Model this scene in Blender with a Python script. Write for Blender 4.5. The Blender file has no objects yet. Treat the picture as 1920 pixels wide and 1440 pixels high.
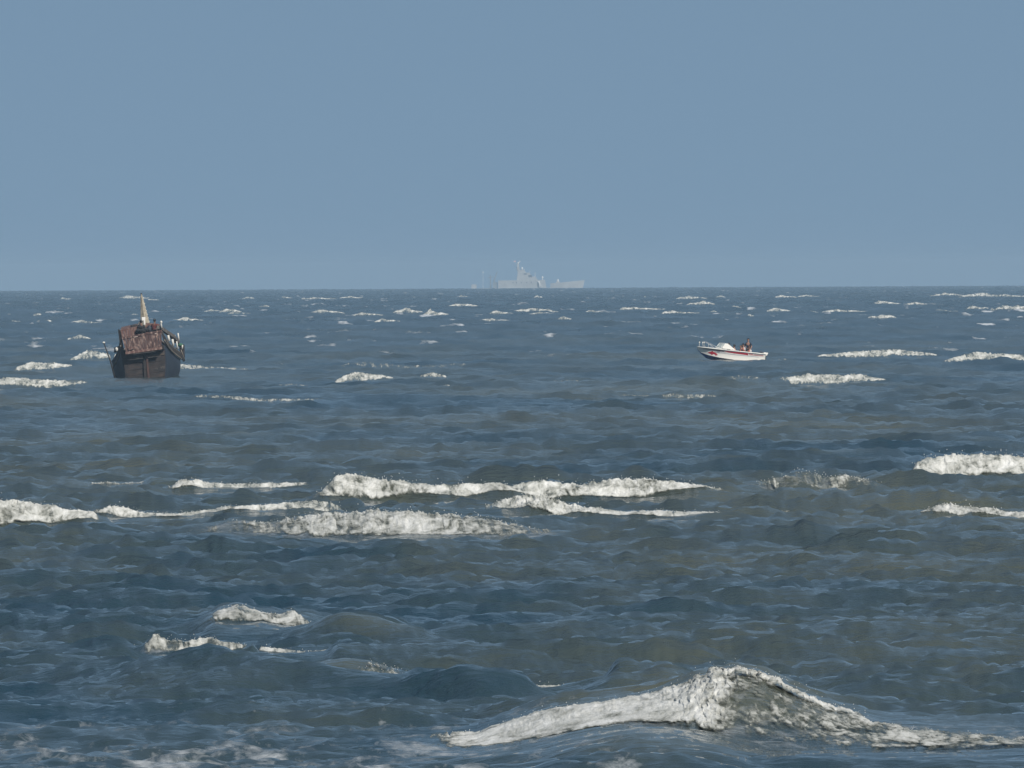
import bpy, bmesh, math, random
import numpy as np
from mathutils import Matrix, Vector

S = bpy.context.scene
COL = S.collection
random.seed(7)
RNG = np.random.default_rng(11)
R_EARTH = 6.371e6

# ------------------------------------------------------------------ camera
F_PX, CAM_H = 21350.0, 7.0            # focal length in photo pixels (400 mm), metres above the sea
PITCH = math.atan(210.6 / F_PX)
ROLL = math.radians(0.30)
_r0 = np.array([1.0, 0, 0]); _f = np.array([0, math.cos(PITCH), -math.sin(PITCH)]); _u0 = np.array([0, math.sin(PITCH), math.cos(PITCH)])
CR = _r0 * math.cos(ROLL) - _u0 * math.sin(ROLL)
CU = _u0 * math.cos(ROLL) + _r0 * math.sin(ROLL)
cam_d = bpy.data.cameras.new('camera')
cam = bpy.data.objects.new('camera', cam_d); COL.objects.link(cam)
cam_d.sensor_fit = 'HORIZONTAL'; cam_d.sensor_width = 36.0; cam_d.lens = F_PX / 1920 * 36.0
cam_d.clip_start = 1.0; cam_d.clip_end = 60000.0
M = Matrix(((CR[0], CU[0], -_f[0], 0), (CR[1], CU[1], -_f[1], 0), (CR[2], CU[2], -_f[2], CAM_H), (0, 0, 0, 1)))
cam.matrix_world = M
S.camera = cam

# ------------------------------------------------------------------ sky, sun, exposure
SUN_EL, SUN_AZ = math.radians(42), math.radians(148)      # azimuth clockwise from +Y (view direction)
world = bpy.data.worlds.new('World'); S.world = world; world.use_nodes = True
wn = world.node_tree.nodes; wl = world.node_tree.links
bg = wn['Background']
sky = wn.new('ShaderNodeTexSky'); sky.sky_type = 'NISHITA'; sky.sun_disc = False
sky.sun_elevation = SUN_EL; sky.sun_rotation = SUN_AZ
sky.altitude = 0; sky.air_density = 0.15; sky.dust_density = 0.2; sky.ozone_density = 1.0
# single scattering from the sky node, plus an even term for the light scattered more than once
wsc = wn.new('ShaderNodeVectorMath'); wsc.operation = 'MULTIPLY_ADD'
wsc.inputs[1].default_value = (0.30, 0.30, 0.30); wsc.inputs[2].default_value = (2.60, 4.2, 5.75)
wtc = wn.new('ShaderNodeTexCoord'); wsp = wn.new('ShaderNodeSeparateXYZ'); wl.new(wtc.outputs['Generated'], wsp.inputs[0])
wmr = wn.new('ShaderNodeMapRange'); wmr.interpolation_type = 'SMOOTHSTEP'; wmr.inputs['From Min'].default_value = 0.0; wmr.inputs['From Max'].default_value = 0.55
wl.new(wsp.outputs[2], wmr.inputs['Value'])
wmx = wn.new('ShaderNodeMix'); wmx.data_type = 'RGBA'; wl.new(wmr.outputs[0], wmx.inputs['Factor'])
wmx.inputs['A'].default_value = (2.65, 4.2, 5.7, 1); wmx.inputs['B'].default_value = (1.5, 2.55, 4.0, 1)      # paler low down, deeper blue overhead
wl.new(wmx.outputs['Result'], wsc.inputs[2])
wl.new(sky.outputs[0], wsc.inputs[0]); wl.new(wsc.outputs[0], bg.inputs[0]); bg.inputs[1].default_value = 0.05
sun_d = bpy.data.lights.new('sun', 'SUN'); sun_d.energy = 4.2; sun_d.angle = math.radians(0.5); sun_d.color = (1.0, 0.94, 0.85)
sun = bpy.data.objects.new('sun', sun_d); COL.objects.link(sun)
SUNV = Vector((math.sin(SUN_AZ) * math.cos(SUN_EL), math.cos(SUN_AZ) * math.cos(SUN_EL), math.sin(SUN_EL)))
sun.rotation_euler = SUNV.to_track_quat('Z', 'Y').to_euler()
sun.location = (0, 0, 300)
S.view_settings.view_transform = 'Standard'; S.view_settings.look = 'None'
S.view_settings.exposure = 0.14; S.view_settings.gamma = 1.0; S.view_settings.use_curve_mapping = False
S.render.engine = 'CYCLES'
S.cycles.use_denoising = True
S.cycles.max_bounces = 6; S.cycles.sample_clamp_direct = 4.0; S.cycles.volume_bounces = 0
HAZE_DENSITY = 1.1e-4

# ------------------------------------------------------------------ pixel <-> world
def ray(px, py):
    a = (np.asarray(px, float) - 960) / F_PX; b = (720 - np.asarray(py, float)) / F_PX
    return (a[..., None] * CR + b[..., None] * CU + _f)
def at_sea(px, py):
    """ground range r and bearing th of a photo pixel on the curved mean sea"""
    d = ray(px, py)
    h2 = d[..., 0] ** 2 + d[..., 1] ** 2
    A = h2 / (2 * R_EARTH); B = d[..., 2]
    disc = np.maximum(B * B - 4 * A * CAM_H, 0)
    t = (-B - np.sqrt(disc)) / (2 * A)
    return t * np.sqrt(h2), np.arctan2(d[..., 0], d[..., 1])
def height_at(px, py, r):
    """height above the mean sea of the photo ray at ground range r"""
    d = ray(px, py)
    return CAM_H + d[..., 2] / np.hypot(d[..., 0], d[..., 1]) * r + r * r / (2 * R_EARTH)
def sea_point(px, py):
    r, th = at_sea(np.array([px]), np.array([py])); r = r[0]; th = th[0]
    return Vector((r * math.sin(th), r * math.cos(th), -r * r / (2 * R_EARTH)))

# ------------------------------------------------------------------ numpy noise
_perm = RNG.permutation(4096); _gx = np.cos(RNG.uniform(0, 2 * np.pi, 4096)); _gy = np.sin(RNG.uniform(0, 2 * np.pi, 4096))
def noise(x, y, seed=0):
    xi = np.floor(x).astype(np.int64); yi = np.floor(y).astype(np.int64)
    fx = x - xi; fy = y - yi
    ux = fx * fx * fx * (fx * (fx * 6 - 15) + 10); uy = fy * fy * fy * (fy * (fy * 6 - 15) + 10)
    def g(ix, iy, dx, dy):
        h = _perm[(_perm[(ix + seed * 131) & 4095] + iy) & 4095]
        return _gx[h] * dx + _gy[h] * dy
    a = g(xi, yi, fx, fy); b = g(xi + 1, yi, fx - 1, fy); c = g(xi, yi + 1, fx, fy - 1); d = g(xi + 1, yi + 1, fx - 1, fy - 1)
    return ((a + (b - a) * ux) + ((c + (d - c) * ux) - (a + (b - a) * ux)) * uy) * 1.4
def fbm(x, y, o=4, seed=0, gain=0.5):
    s = 0; a = 1; n = 0
    for k in range(o):
        s = s + a * noise(x * 2 ** k, y * 2 ** k, seed + k); n += a; a *= gain
    return s / n
def billow(x, y, o=4, seed=0, gain=0.5):
    s = 0; a = 1; n = 0
    for k in range(o):
        s = s + a * (1 - 2.2 * np.abs(noise(x * 2 ** k, y * 2 ** k, seed + k))); n += a; a *= gain
    return s / n
def sstep(x): x = np.clip(x, 0, 1); return x * x * (3 - 2 * x)

# ------------------------------------------------------------------ object helpers
def tag(o, label=None, cat=None, group=None, kind=None):
    if label: o['label'] = label
    if cat: o['category'] = cat
    if group: o['group'] = group
    if kind: o['kind'] = kind
    return o
def empty(name, loc=(0, 0, 0), rot=(0, 0, 0)):
    o = bpy.data.objects.new(name, None); COL.objects.link(o); o.location = loc; o.rotation_euler = rot; o.empty_display_size = 0.3
    return o
def link_mesh(name, me, mat, parent=None, smooth=False):
    o = bpy.data.objects.new(name, me); COL.objects.link(o)
    if mat: me.materials.append(mat)
    if smooth: me.polygons.foreach_set('use_smooth', np.ones(len(me.polygons), bool))
    if parent: o.parent = parent
    return o
def obj(name, bm, mat, parent=None, smooth=False, bevel=0.0):
    bmesh.ops.recalc_face_normals(bm, faces=bm.faces)
    me = bpy.data.meshes.new(name); bm.to_mesh(me); bm.free()
    o = link_mesh(name, me, mat, parent, smooth)
    if bevel:
        m = o.modifiers.new('bevel', 'BEVEL'); m.width = bevel; m.segments = 2; m.limit_method = 'ANGLE'
    return o
def grid_mesh(name, V, rows, cols):
    me = bpy.data.meshes.new(name)
    n = rows * cols
    me.vertices.add(n); me.vertices.foreach_set('co', V.reshape(-1).astype(np.float32))
    i = np.arange(rows - 1)[:, None] * cols + np.arange(cols - 1)[None]
    q = np.stack([i, i + 1, i + cols + 1, i + cols], -1).reshape(-1).astype(np.int32)
    nf = len(q) // 4
    me.loops.add(len(q)); me.loops.foreach_set('vertex_index', q)
    me.polygons.add(nf); me.polygons.foreach_set('loop_start', np.arange(nf, dtype=np.int32) * 4)
    me.polygons.foreach_set('loop_total', np.full(nf, 4, np.int32))
    me.update(calc_edges=True)
    me.polygons.foreach_set('use_smooth', np.ones(nf, bool))
    return me
def add_box(bm, c, s, rot=None):
    mt = Matrix.Translation(c) @ (rot.to_4x4() if rot else Matrix.Identity(4)) @ Matrix.Diagonal((s[0], s[1], s[2], 1))
    return bmesh.ops.create_cube(bm, size=1, matrix=mt)['verts']
def add_hexa(bm, p):      # eight corners: bottom ring then top ring
    v = [bm.verts.new(q) for q in p]
    for f in ((3, 2, 1, 0), (4, 5, 6, 7), (0, 1, 5, 4), (1, 2, 6, 5), (2, 3, 7, 6), (3, 0, 4, 7)): bm.faces.new([v[k] for k in f])
def add_tube(bm, pts, r, n=8, cap=True):
    pts = [Vector(p) for p in pts]
    rs = r if isinstance(r, (list, tuple)) else [r] * len(pts)
    rings = []
    for k, p in enumerate(pts):
        t = (pts[min(k + 1, len(pts) - 1)] - pts[max(k - 1, 0)]).normalized()
        a = t.orthogonal().normalized() if k == 0 else (pa - t * pa.dot(t)).normalized()
        pa = a; b = t.cross(a)
        rings.append([bm.verts.new(p + (a * math.cos(2 * math.pi * j / n) + b * math.sin(2 * math.pi * j / n)) * rs[k]) for j in range(n)])
    for A, B in zip(rings, rings[1:]):
        for j in range(n): bm.faces.new((A[j], A[(j + 1) % n], B[(j + 1) % n], B[j]))
    if cap:
        bm.faces.new(rings[0][::-1]); bm.faces.new(rings[-1])
def add_ball(bm, c, r, sc=(1, 1, 1), seg=12):
    bmesh.ops.create_uvsphere(bm, u_segments=seg, v_segments=max(6, seg // 2 + 2), radius=r, matrix=Matrix.Translation(c) @ Matrix.Diagonal((*sc, 1)))
def add_loft(bm, rings, closed=True, caps=True):
    vs = [[bm.verts.new(p) for p in r] for r in rings]
    n = len(rings[0])
    for A, B in zip(vs, vs[1:]):
        for j in range(n if closed else n - 1):
            bm.faces.new((A[j], A[(j + 1) % n], B[(j + 1) % n], B[j]))
    if caps and closed:
        bm.faces.new(vs[0][::-1]); bm.faces.new(vs[-1])
def add_board(bm, a, b, c, d, th, nrm):   # a thick quad board
    n = Vector(nrm).normalized() * th * 0.5
    q = [Vector(p) for p in (a, b, c, d)]
    add_hexa(bm, [p - n for p in q] + [p + n for p in q])

# ------------------------------------------------------------------ materials
def mat(name, col, rough=0.6, col2=None, scale=6.0, lo=0.4, hi=0.6, bump=0.0, metallic=0.0, stretch=(1, 1, 1), detail=4.0):
    m = bpy.data.materials.new(name); m.use_nodes = True
    N = m.node_tree.nodes; L = m.node_tree.links; b = N['Principled BSDF']
    b.inputs['Base Color'].default_value = (*col, 1); b.inputs['Roughness'].default_value = rough; b.inputs['Metallic'].default_value = metallic
    if col2 or bump:
        tc = N.new('ShaderNodeTexCoord'); mp = N.new('ShaderNodeMapping'); mp.inputs['Scale'].default_value = stretch
        nz = N.new('ShaderNodeTexNoise'); nz.inputs['Scale'].default_value = scale; nz.inputs['Detail'].default_value = detail; nz.inputs['Roughness'].default_value = 0.65
        L.new(tc.outputs['Object'], mp.inputs[0]); L.new(mp.outputs[0], nz.inputs['Vector'])
        if col2:
            rp = N.new('ShaderNodeValToRGB'); e = rp.color_ramp.elements
            e[0].position = lo; e[0].color = (*col, 1); e[1].position = hi; e[1].color = (*col2, 1)
            L.new(nz.outputs['Fac'], rp.inputs[0]); L.new(rp.outputs[0], b.inputs['Base Color'])
        if bump:
            bp = N.new('ShaderNodeBump'); bp.inputs['Distance'].default_value = bump; bp.inputs['Strength'].default_value = 0.8
            L.new(nz.outputs['Fac'], bp.inputs['Height']); L.new(bp.outputs[0], b.inputs['Normal'])
    return m

def sea_material():
    m = bpy.data.materials.new('sea_water'); m.use_nodes = True
    N = m.node_tree.nodes; L = m.node_tree.links; b = N['Principled BSDF']
    b.inputs['IOR'].default_value = 1.333
    geo = N.new('ShaderNodeTexCoord')
    def nz(scale, sx, sy, detail, rough=0.6, dist=0.0):
        mp = N.new('ShaderNodeMapping'); mp.inputs['Scale'].default_value = (sx, sy, 1)
        n = N.new('ShaderNodeTexNoise'); n.inputs['Scale'].default_value = scale; n.inputs['Detail'].default_value = detail
        n.inputs['Roughness'].default_value = rough; n.inputs['Distortion'].default_value = dist
        L.new(geo.outputs['Object'], mp.inputs[0]); L.new(mp.outputs[0], n.inputs['Vector']); return n.outputs['Fac']
    def math_(op, a, c):
        n = N.new('ShaderNodeMath'); n.operation = op
        for k, v in enumerate((a, c)):
            if isinstance(v, (int, float)): n.inputs[k].default_value = v
            else: L.new(v, n.inputs[k])
        return n.outputs[0]
    def ramp(v, p0, p1, c0=(0, 0, 0), c1=(1, 1, 1)):
        r = N.new('ShaderNodeValToRGB'); e = r.color_ramp.elements
        e[0].position = p0; e[0].color = (*c0, 1); e[1].position = p1; e[1].color = (*c1, 1); L.new(v, r.inputs[0]); return r.outputs[0]
    # suspended silt: patches of browner and greener water; light through wave faces painted in too
    asl = N.new('ShaderNodeAttribute'); asl.attribute_name = 'silt_and_glow'
    silt_and_glow = ramp(math_('ADD', asl.outputs['Fac'], math_('MULTIPLY', math_('SUBTRACT', nz(0.35, 1.0, 0.3, 4.0), 0.5), 0.7)), 0.05, 0.95, (0.015, 0.040, 0.060), (0.100, 0.102, 0.066))
    af = N.new('ShaderNodeAttribute'); af.attribute_name = 'foam'
    ar = N.new('ShaderNodeAttribute'); ar.attribute_name = 'rough'
    # lace of spent foam, broken up by two noises
    lace = math_('ADD', math_('MULTIPLY', nz(3.0, 0.8, 0.45, 6.0, 0.7, 0.6), 1.5), -0.55)
    fm = ramp(math_('ADD', math_('MULTIPLY', af.outputs['Fac'], 1.0), math_('SUBTRACT', lace, 0.6)), 0.05, 0.80)
    fm = math_('MULTIPLY', fm, math_('MINIMUM', math_('MULTIPLY', af.outputs['Fac'], 4.0), 1.0))
    mx = N.new('ShaderNodeMix'); mx.data_type = 'RGBA'
    L.new(fm, mx.inputs['Factor']); L.new(silt_and_glow, mx.inputs['A']); mx.inputs['B'].default_value = (0.56, 0.59, 0.62, 1)
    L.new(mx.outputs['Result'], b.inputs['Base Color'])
    L.new(math_('ADD', ar.outputs['Fac'], math_('MULTIPLY', fm, 0.5)), b.inputs['Roughness'])
    # ripples finer than the mesh
    h = math_('ADD', math_('MULTIPLY', nz(1.6, 0.55, 1.5, 4.0, 0.6, 0.3), 1.0), math_('MULTIPLY', nz(6.0, 0.6, 1.6, 3.0, 0.6, 0.2), 0.22))
    bp = N.new('ShaderNodeBump'); bp.inputs['Strength'].default_value = 1.0; bp.inputs['Distance'].default_value = 0.16
    arp = N.new('ShaderNodeAttribute'); arp.attribute_name = 'ripple'
    L.new(math_('MULTIPLY', h, arp.outputs['Fac']), bp.inputs['Height']); L.new(bp.outputs[0], b.inputs['Normal'])
    return m

def foam_material():
    m = bpy.data.materials.new('white_foam'); m.use_nodes = True
    N = m.node_tree.nodes; L = m.node_tree.links; b = N['Principled BSDF']
    b.inputs['Roughness'].default_value = 0.85; b.inputs['Specular IOR Level'].default_value = 0.15
    tc = N.new('ShaderNodeTexCoord')
    n = N.new('ShaderNodeTexNoise'); n.inputs['Scale'].default_value = 5.0; n.inputs['Detail'].default_value = 6; n.inputs['Roughness'].default_value = 0.7
    L.new(tc.outputs['Object'], n.inputs['Vector'])
    at = N.new('ShaderNodeAttribute'); at.attribute_name = 'thick'
    n2 = N.new('ShaderNodeTexNoise'); n2.inputs['Scale'].default_value = 2.0; n2.inputs['Detail'].default_value = 7; n2.inputs['Roughness'].default_value = 0.72; n2.inputs['Distortion'].default_value = 0.5
    mp2 = N.new('ShaderNodeMapping'); mp2.inputs['Scale'].default_value = (1.0, 0.4, 1.6); L.new(tc.outputs['Object'], mp2.inputs[0]); L.new(mp2.outputs[0], n2.inputs['Vector'])
    def mth(op, x, y, z=None):
        q = N.new('ShaderNodeMath'); q.operation = op
        for i_, v in enumerate((x, y, z)):
            if v is None: continue
            if isinstance(v, (int, float)): q.inputs[i_].default_value = v
            else: L.new(v, q.inputs[i_])
        return q.outputs[0]
    dens = mth('ADD', at.outputs['Fac'], mth('MULTIPLY', mth('SUBTRACT', n2.outputs['Fac'], 0.5), 1.5))
    rp = N.new('ShaderNodeValToRGB'); e = rp.color_ramp.elements
    e[0].position = 0.20; e[0].color = (0.20, 0.21, 0.18, 1); e[1].position = 0.80; e[1].color = (0.77, 0.775, 0.765, 1)   # thin froth is wet and greyer
    L.new(dens, rp.inputs[0]); L.new(rp.outputs[0], b.inputs['Base Color'])
    al = N.new('ShaderNodeMapRange'); al.interpolation_type = 'SMOOTHSTEP'; al.inputs['From Min'].default_value = 0.02; al.inputs['From Max'].default_value = 0.50
    L.new(dens, al.inputs['Value']); L.new(al.outputs[0], b.inputs['Alpha'])
    bp = N.new('ShaderNodeBump'); bp.inputs['Distance'].default_value = 0.06; bp.inputs['Strength'].default_value = 0.7
    L.new(n.outputs['Fac'], bp.inputs['Height']); L.new(bp.outputs[0], b.inputs['Normal'])
    return m
M_SEA, M_FOAM = sea_material(), foam_material()

# ------------------------------------------------------------------ breaking waves: data read off the photograph
# each point: (x, foot y, crest y, share of the face under foam, density of the foam); photo pixels, turned into metres on the sea
def P(*a): return [(p + (1.0, 1.0))[:5] if len(p) == 3 else (p + (1.0,) if len(p) == 4 else p) for p in a]
NEAR = [
 dict(pts=P((858,1404,1398),(900,1402,1372),(960,1394,1352),(1010,1385,1336),(1060,1373,1326),(1100,1364,1322),(1200,1352,1308),(1270,1356,1292),(1300,1362,1276),(1330,1368,1268,1,.92),(1370,1378,1264,1,.70),(1400,1386,1262,1,.52),(1440,1392,1272,1,.46),(1480,1394,1298,1,.48),(1560,1398,1328,1,.56),(1650,1402,1351,.8,.70),(1750,1403,1358,.6,.8),(1850,1402,1362,.55,.7),(1960,1400,1366,.5,.6)),
      crest=(1300, 1650), c=4.2, lace=.45, rag=.08, puff=.22, vary=.02, fq=1.6, flow=(0.8, 2.4, 0.3), label='large foreground breaker with a peaked greenish crest and a long foam tongue'),
 dict(pts=P((1005,1297,1286),(1060,1295,1285),(1138,1287,1280)), label='short thin foam line just behind and left of the foreground breaker'),
 dict(pts=P((398,1160,1150,1,.6),(415,1163,1142),(445,1166,1136),(490,1164,1148,1,.8),(525,1172,1152,.9,.8),(545,1175,1147,.9,.9),(575,1182,1154,.6,.65),(625,1190,1170,.35,.45)), c=2.0, label='small curling breaker with a smooth greenish shoulder running down to its right'),
 dict(pts=P((268,1223,1210,1,.6),(292,1226,1192),(320,1227,1204,1,.7),(352,1226,1203,.9,.85),(390,1224,1196,.9,.9),(425,1220,1204,.8,.7),(462,1217,1210,1,.5)), lace=.5, label='ragged low breaker at the left of the foreground, below the curling one'),
 dict(pts=P((488,1222,1213),(540,1229,1218),(612,1237,1228)), label='thin sloping foam line between the ragged low breaker and a dark wave'),
 dict(pts=P((540,1292,1270,0,0),(600,1296,1246,0,0),(645,1294,1236,.0,.0),(690,1286,1243,.9,.62),(755,1272,1262,1,.6)), lace=.25, c=2.6, label='dark steep wave with broken foam down its right shoulder'),
 dict(pts=P((-60,992,936),(0,989,940),(60,987,946),(120,983,955),(184,976,963)), lace=.3, label='thick white breaker entering at the left edge, below a green wave'),
 dict(pts=P((184,972,955),(215,976,950),(270,976,962),(330,975,964),(380,969,958),(440,963,950),(500,958,947),(560,956,941),(600,962,939,.8,.75),(650,962,948,.7,.6)), lace=.3, label='long wavy foam crest stretching right from the left edge breaker'),
 dict(pts=P((390,998,984,.8,.35),(440,1002,975,1,.42),(500,1005,981,1,.6),(560,1009,971,1,.95),(620,1011,965),(700,1011,963),(760,1008,965,1,.9),(850,1011,970,1,.78),(920,1008,977,1,.72),(980,1009,989,1,.7),(1035,1004,998,1,.5)), lace=.55, c=3.0, label='broad streaky breaker, nearest of the middle band, with foam combed down its face'),
 dict(pts=P((596,936,926),(620,938,900),(660,938,895),(700,939,902),(740,941,903),(780,937,908),(850,936,910),(920,931,910),(958,930,913),(990,936,905),(1050,940,907),(1120,941,908),(1160,939,902),(1220,936,899),(1260,930,905),(1335,919,913)), lace=.3, label='longest tumbling white breaker in the middle of the sea'),
 dict(pts=P((922,952,942),(960,963,935),(1010,969,931),(1060,973,944,.9,.85),(1110,971,955),(1170,971,960),(1230,971,958),(1300,966,960),(1345,962,960)), lace=.3, label='breaker tucked close in front of the longest tumbling breaker'),
 dict(pts=P((320,925,912),(345,927,900),(380,925,904),(420,917,908),(480,918,907),(575,909,905)), label='small breaker with a round white head, left of the longest breaker'),
 dict(pts=P((172,914,910),(215,913,906),(266,911,908)), label='short faint foam line left of the round headed breaker'),
 dict(pts=P((1706,899,884),(1730,901,865),(1790,901,858),(1840,900,853),(1900,898,858),(1960,895,860)), label='tall bright breaker at the right edge'),
 dict(pts=P((1400,914,908,1,.3),(1460,920,893,1,.40),(1510,923,886,1,.42),(1550,920,893,1,.5),(1590,918,893,1,.62),(1650,911,902,1,.4)), lace=.55, label='dark peaked wave laced with broken foam, left of the tall right edge breaker'),
 dict(pts=P((1728,964,958),(1770,967,945),(1810,969,950),(1870,973,960),(1960,973,963)), label='low breaker at the right edge, below the tall bright one'),
]
SWELL = [   # unbroken wave faces
 dict(pts=P((565,1188,1156,0,0),(620,1200,1148,0,0),(700,1212,1156,0,0),(800,1222,1180,0,0),(860,1226,1200,0,0)), c=2.5, lim=1.0, silt_and_glow=.45),
 dict(pts=P((-60,1028,1000,0,0),(60,1030,1000,0,0),(160,1026,1003,0,0),(240,1020,1010,0,0)), c=3.0),
 dict(pts=P((15,960,942,0,0),(60,958,929,0,0),(100,958,932,0,0),(160,962,950,0,0)), c=1.5, push=1.6),
 dict(pts=P((680,1048,1028,0,0),(780,1050,1018,0,0),(900,1046,1020,0,0),(1000,1040,1028,0,0)), c=3.0),
 dict(pts=P((1120,1042,1024,0,0),(1220,1048,1014,0,0),(1380,1046,1016,0,0),(1500,1040,1026,0,0)), c=3.0),
 dict(pts=P((1080,1325,1295,0,0),(1170,1330,1276,0,0),(1260,1325,1268,0,0),(1320,1320,1280,0,0)), c=2.6),
 dict(pts=P((-60,1292,1266,0,0),(120,1282,1248,0,0),(275,1262,1229,0,0),(430,1264,1226,0,0),(540,1282,1236,0,0),(645,1292,1264,0,0),(750,1302,1274,0,0),(880,1312,1262,0,0),(1010,1312,1284,0,0)), c=1.5, lim=1.2, tight=True, silt_and_glow=0.12),
 dict(pts=P((1520,1075,1058,0,0),(1660,1078,1050,0,0),(1800,1074,1056,0,0)), c=3.0),
 dict(pts=P((380,830,818,0,0),(450,832,805,0,0),(540,828,815,0,0)), c=3.0),
 dict(pts=P((1480,860,848,0,0),(1560,862,840,0,0),(1660,858,846,0,0)), c=3.0),
]
MID = [
 dict(pts=P((28,697,690),(60,696,680),(100,693,682),(134,688,685)), label='small whitecap left of the wooden boat, between two others'),
 dict(pts=P((132,677,673),(165,676,659),(206,674,664)), label='small whitecap behind the wooden boat, left of its cabin'),
 dict(pts=P((-40,726,712),(20,724,709),(60,728,712),(100,730,714),(162,718,715)), label='low long whitecap at the left edge, lowest of those beside the wooden boat'),
 dict(pts=P((330,692,683,1,1.05),(370,695,686,1,.9),(410,695,689,1,.78),(466,694,691,1,.62)), label='thin white wake trailing right of the wooden boat', name='wake', cat='wake'),
 dict(pts=P((629,719,713),(665,718,699),(700,713,702),(737,710,707)), label='bright compact whitecap below and left of the grey ship'),
 dict(pts=P((788,709,705),(810,709,700),(836,708,705)), label='tiny whitecap right of the bright compact one'),
 dict(pts=P((368,746,741,1,.75),(430,749,743,1,.8),(500,755,749,1,.8),(570,753,749,1,.75),(608,749,747,1,.6)), label='long thin foam line on the water right below the wooden boat'),
 dict(pts=P((1536,669,666),(1600,672,660),(1680,669,656),(1755,667,664)), label='long whitecap right of the speedboat'),
 dict(pts=P((1770,680,676),(1830,679,662),(1900,678,666),(1960,677,668)), label='whitecap running off the right edge, level with the speedboat'),
 dict(pts=P((1462,711,707,1,.6),(1485,724,708),(1520,722,703),(1570,723,704),(1610,718,703),(1658,713,711)), label='thick whitecap below and right of the speedboat'),
 dict(pts=P((1240,747,741,1,.7),(1280,750,740,1,.75),(1342,747,742,1,.6)), label='faint low whitecap below the speedboat'),
 dict(pts=P((640,686,682,1,.5),(690,690,679,1,.55),(760,692,686,1,.55),(880,685,681,1,.5)), label='broken foam streak below the horizon, left of the picture centre'),
 dict(pts=P((1360,676,674,1,.6),(1380,678,675,1,.68),(1405,678,676,1,.55)), label='bow wash along the near side of the speedboat', name='wake', cat='wake'),
 dict(pts=P((1415,679,676,1,.5),(1440,679,674,1,.5),(1485,676,673,1,.4)), label='wash left behind the stern of the speedboat', name='wake', cat='wake'),
 dict(pts=P((1358,714,708,1,.6),(1390,714,705,1,.62),(1425,712,708,1,.5)), label='small broken foam patch left of the thick whitecap'),
]
FLECK = [(508,577,719,724),(813,862,721,727),(382,411,704,709),(150,172,747,752),(1160,1215,738,744),(1030,1130,712,718),(425,470,583,590),(1180,1200,770,774),(1913,1940,712,720),(926,964,715,719),(515,545,396+396,797),
 (1398,1480,958,963),(1660,1692,960,963),(1120,1175,716,720),(1235,1260,612,616),(340,356,683,687)]
FAR = [(112,137,557,562),(222,280,551,562),(453,478,556,561),(517,549,556,560),(564,631,556,562),(637,686,554,560),(860,878,552,558),(382,415,579,585),(410,453,577,587),(150,189,586,592),(131,191,599,607),(67,98,597,605),(60,79,585,594),
 (127,171,625,638),(580,646,580,590),(662,723,585,593),(737,791,574,589),(792,841,577,594),(840,896,568,577),(917,962,581,590),(702,751,596,605),(895,956,595,605),(932,962,624,630),(320,381,594,603),(235,270,589,594),
 (960,1046,575,588),(1000,1019,554,560),(1097,1131,579,587),(1160,1246,573,582),(1287,1341,563,573),(1267,1326,553,562),(1342,1361,553,558),(1450,1493,552,559),(1495,1536,552,557),(1632,1691,562,572),(1695,1766,565,573),
 (1742,1810,549,556),(1800,1940,547,558),(1367,1411,571,582),(1437,1481,575,586),(1542,1631,579,586),(1627,1682,588,599),(1397,1416,588,595),(1812,1861,570,581),(1857,1940,570,583),(1240,1311,581,589),(1045,1073,591,601),
 (1750,1796,580,585),(1327,1356,582,588),(1205,1214,554,559),(275,300,560,564),(485,507,571,576),(990,1040,585,590),(1505,1535,583,588),(20,40,600,604),(1180,1230,606,611)]

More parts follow.
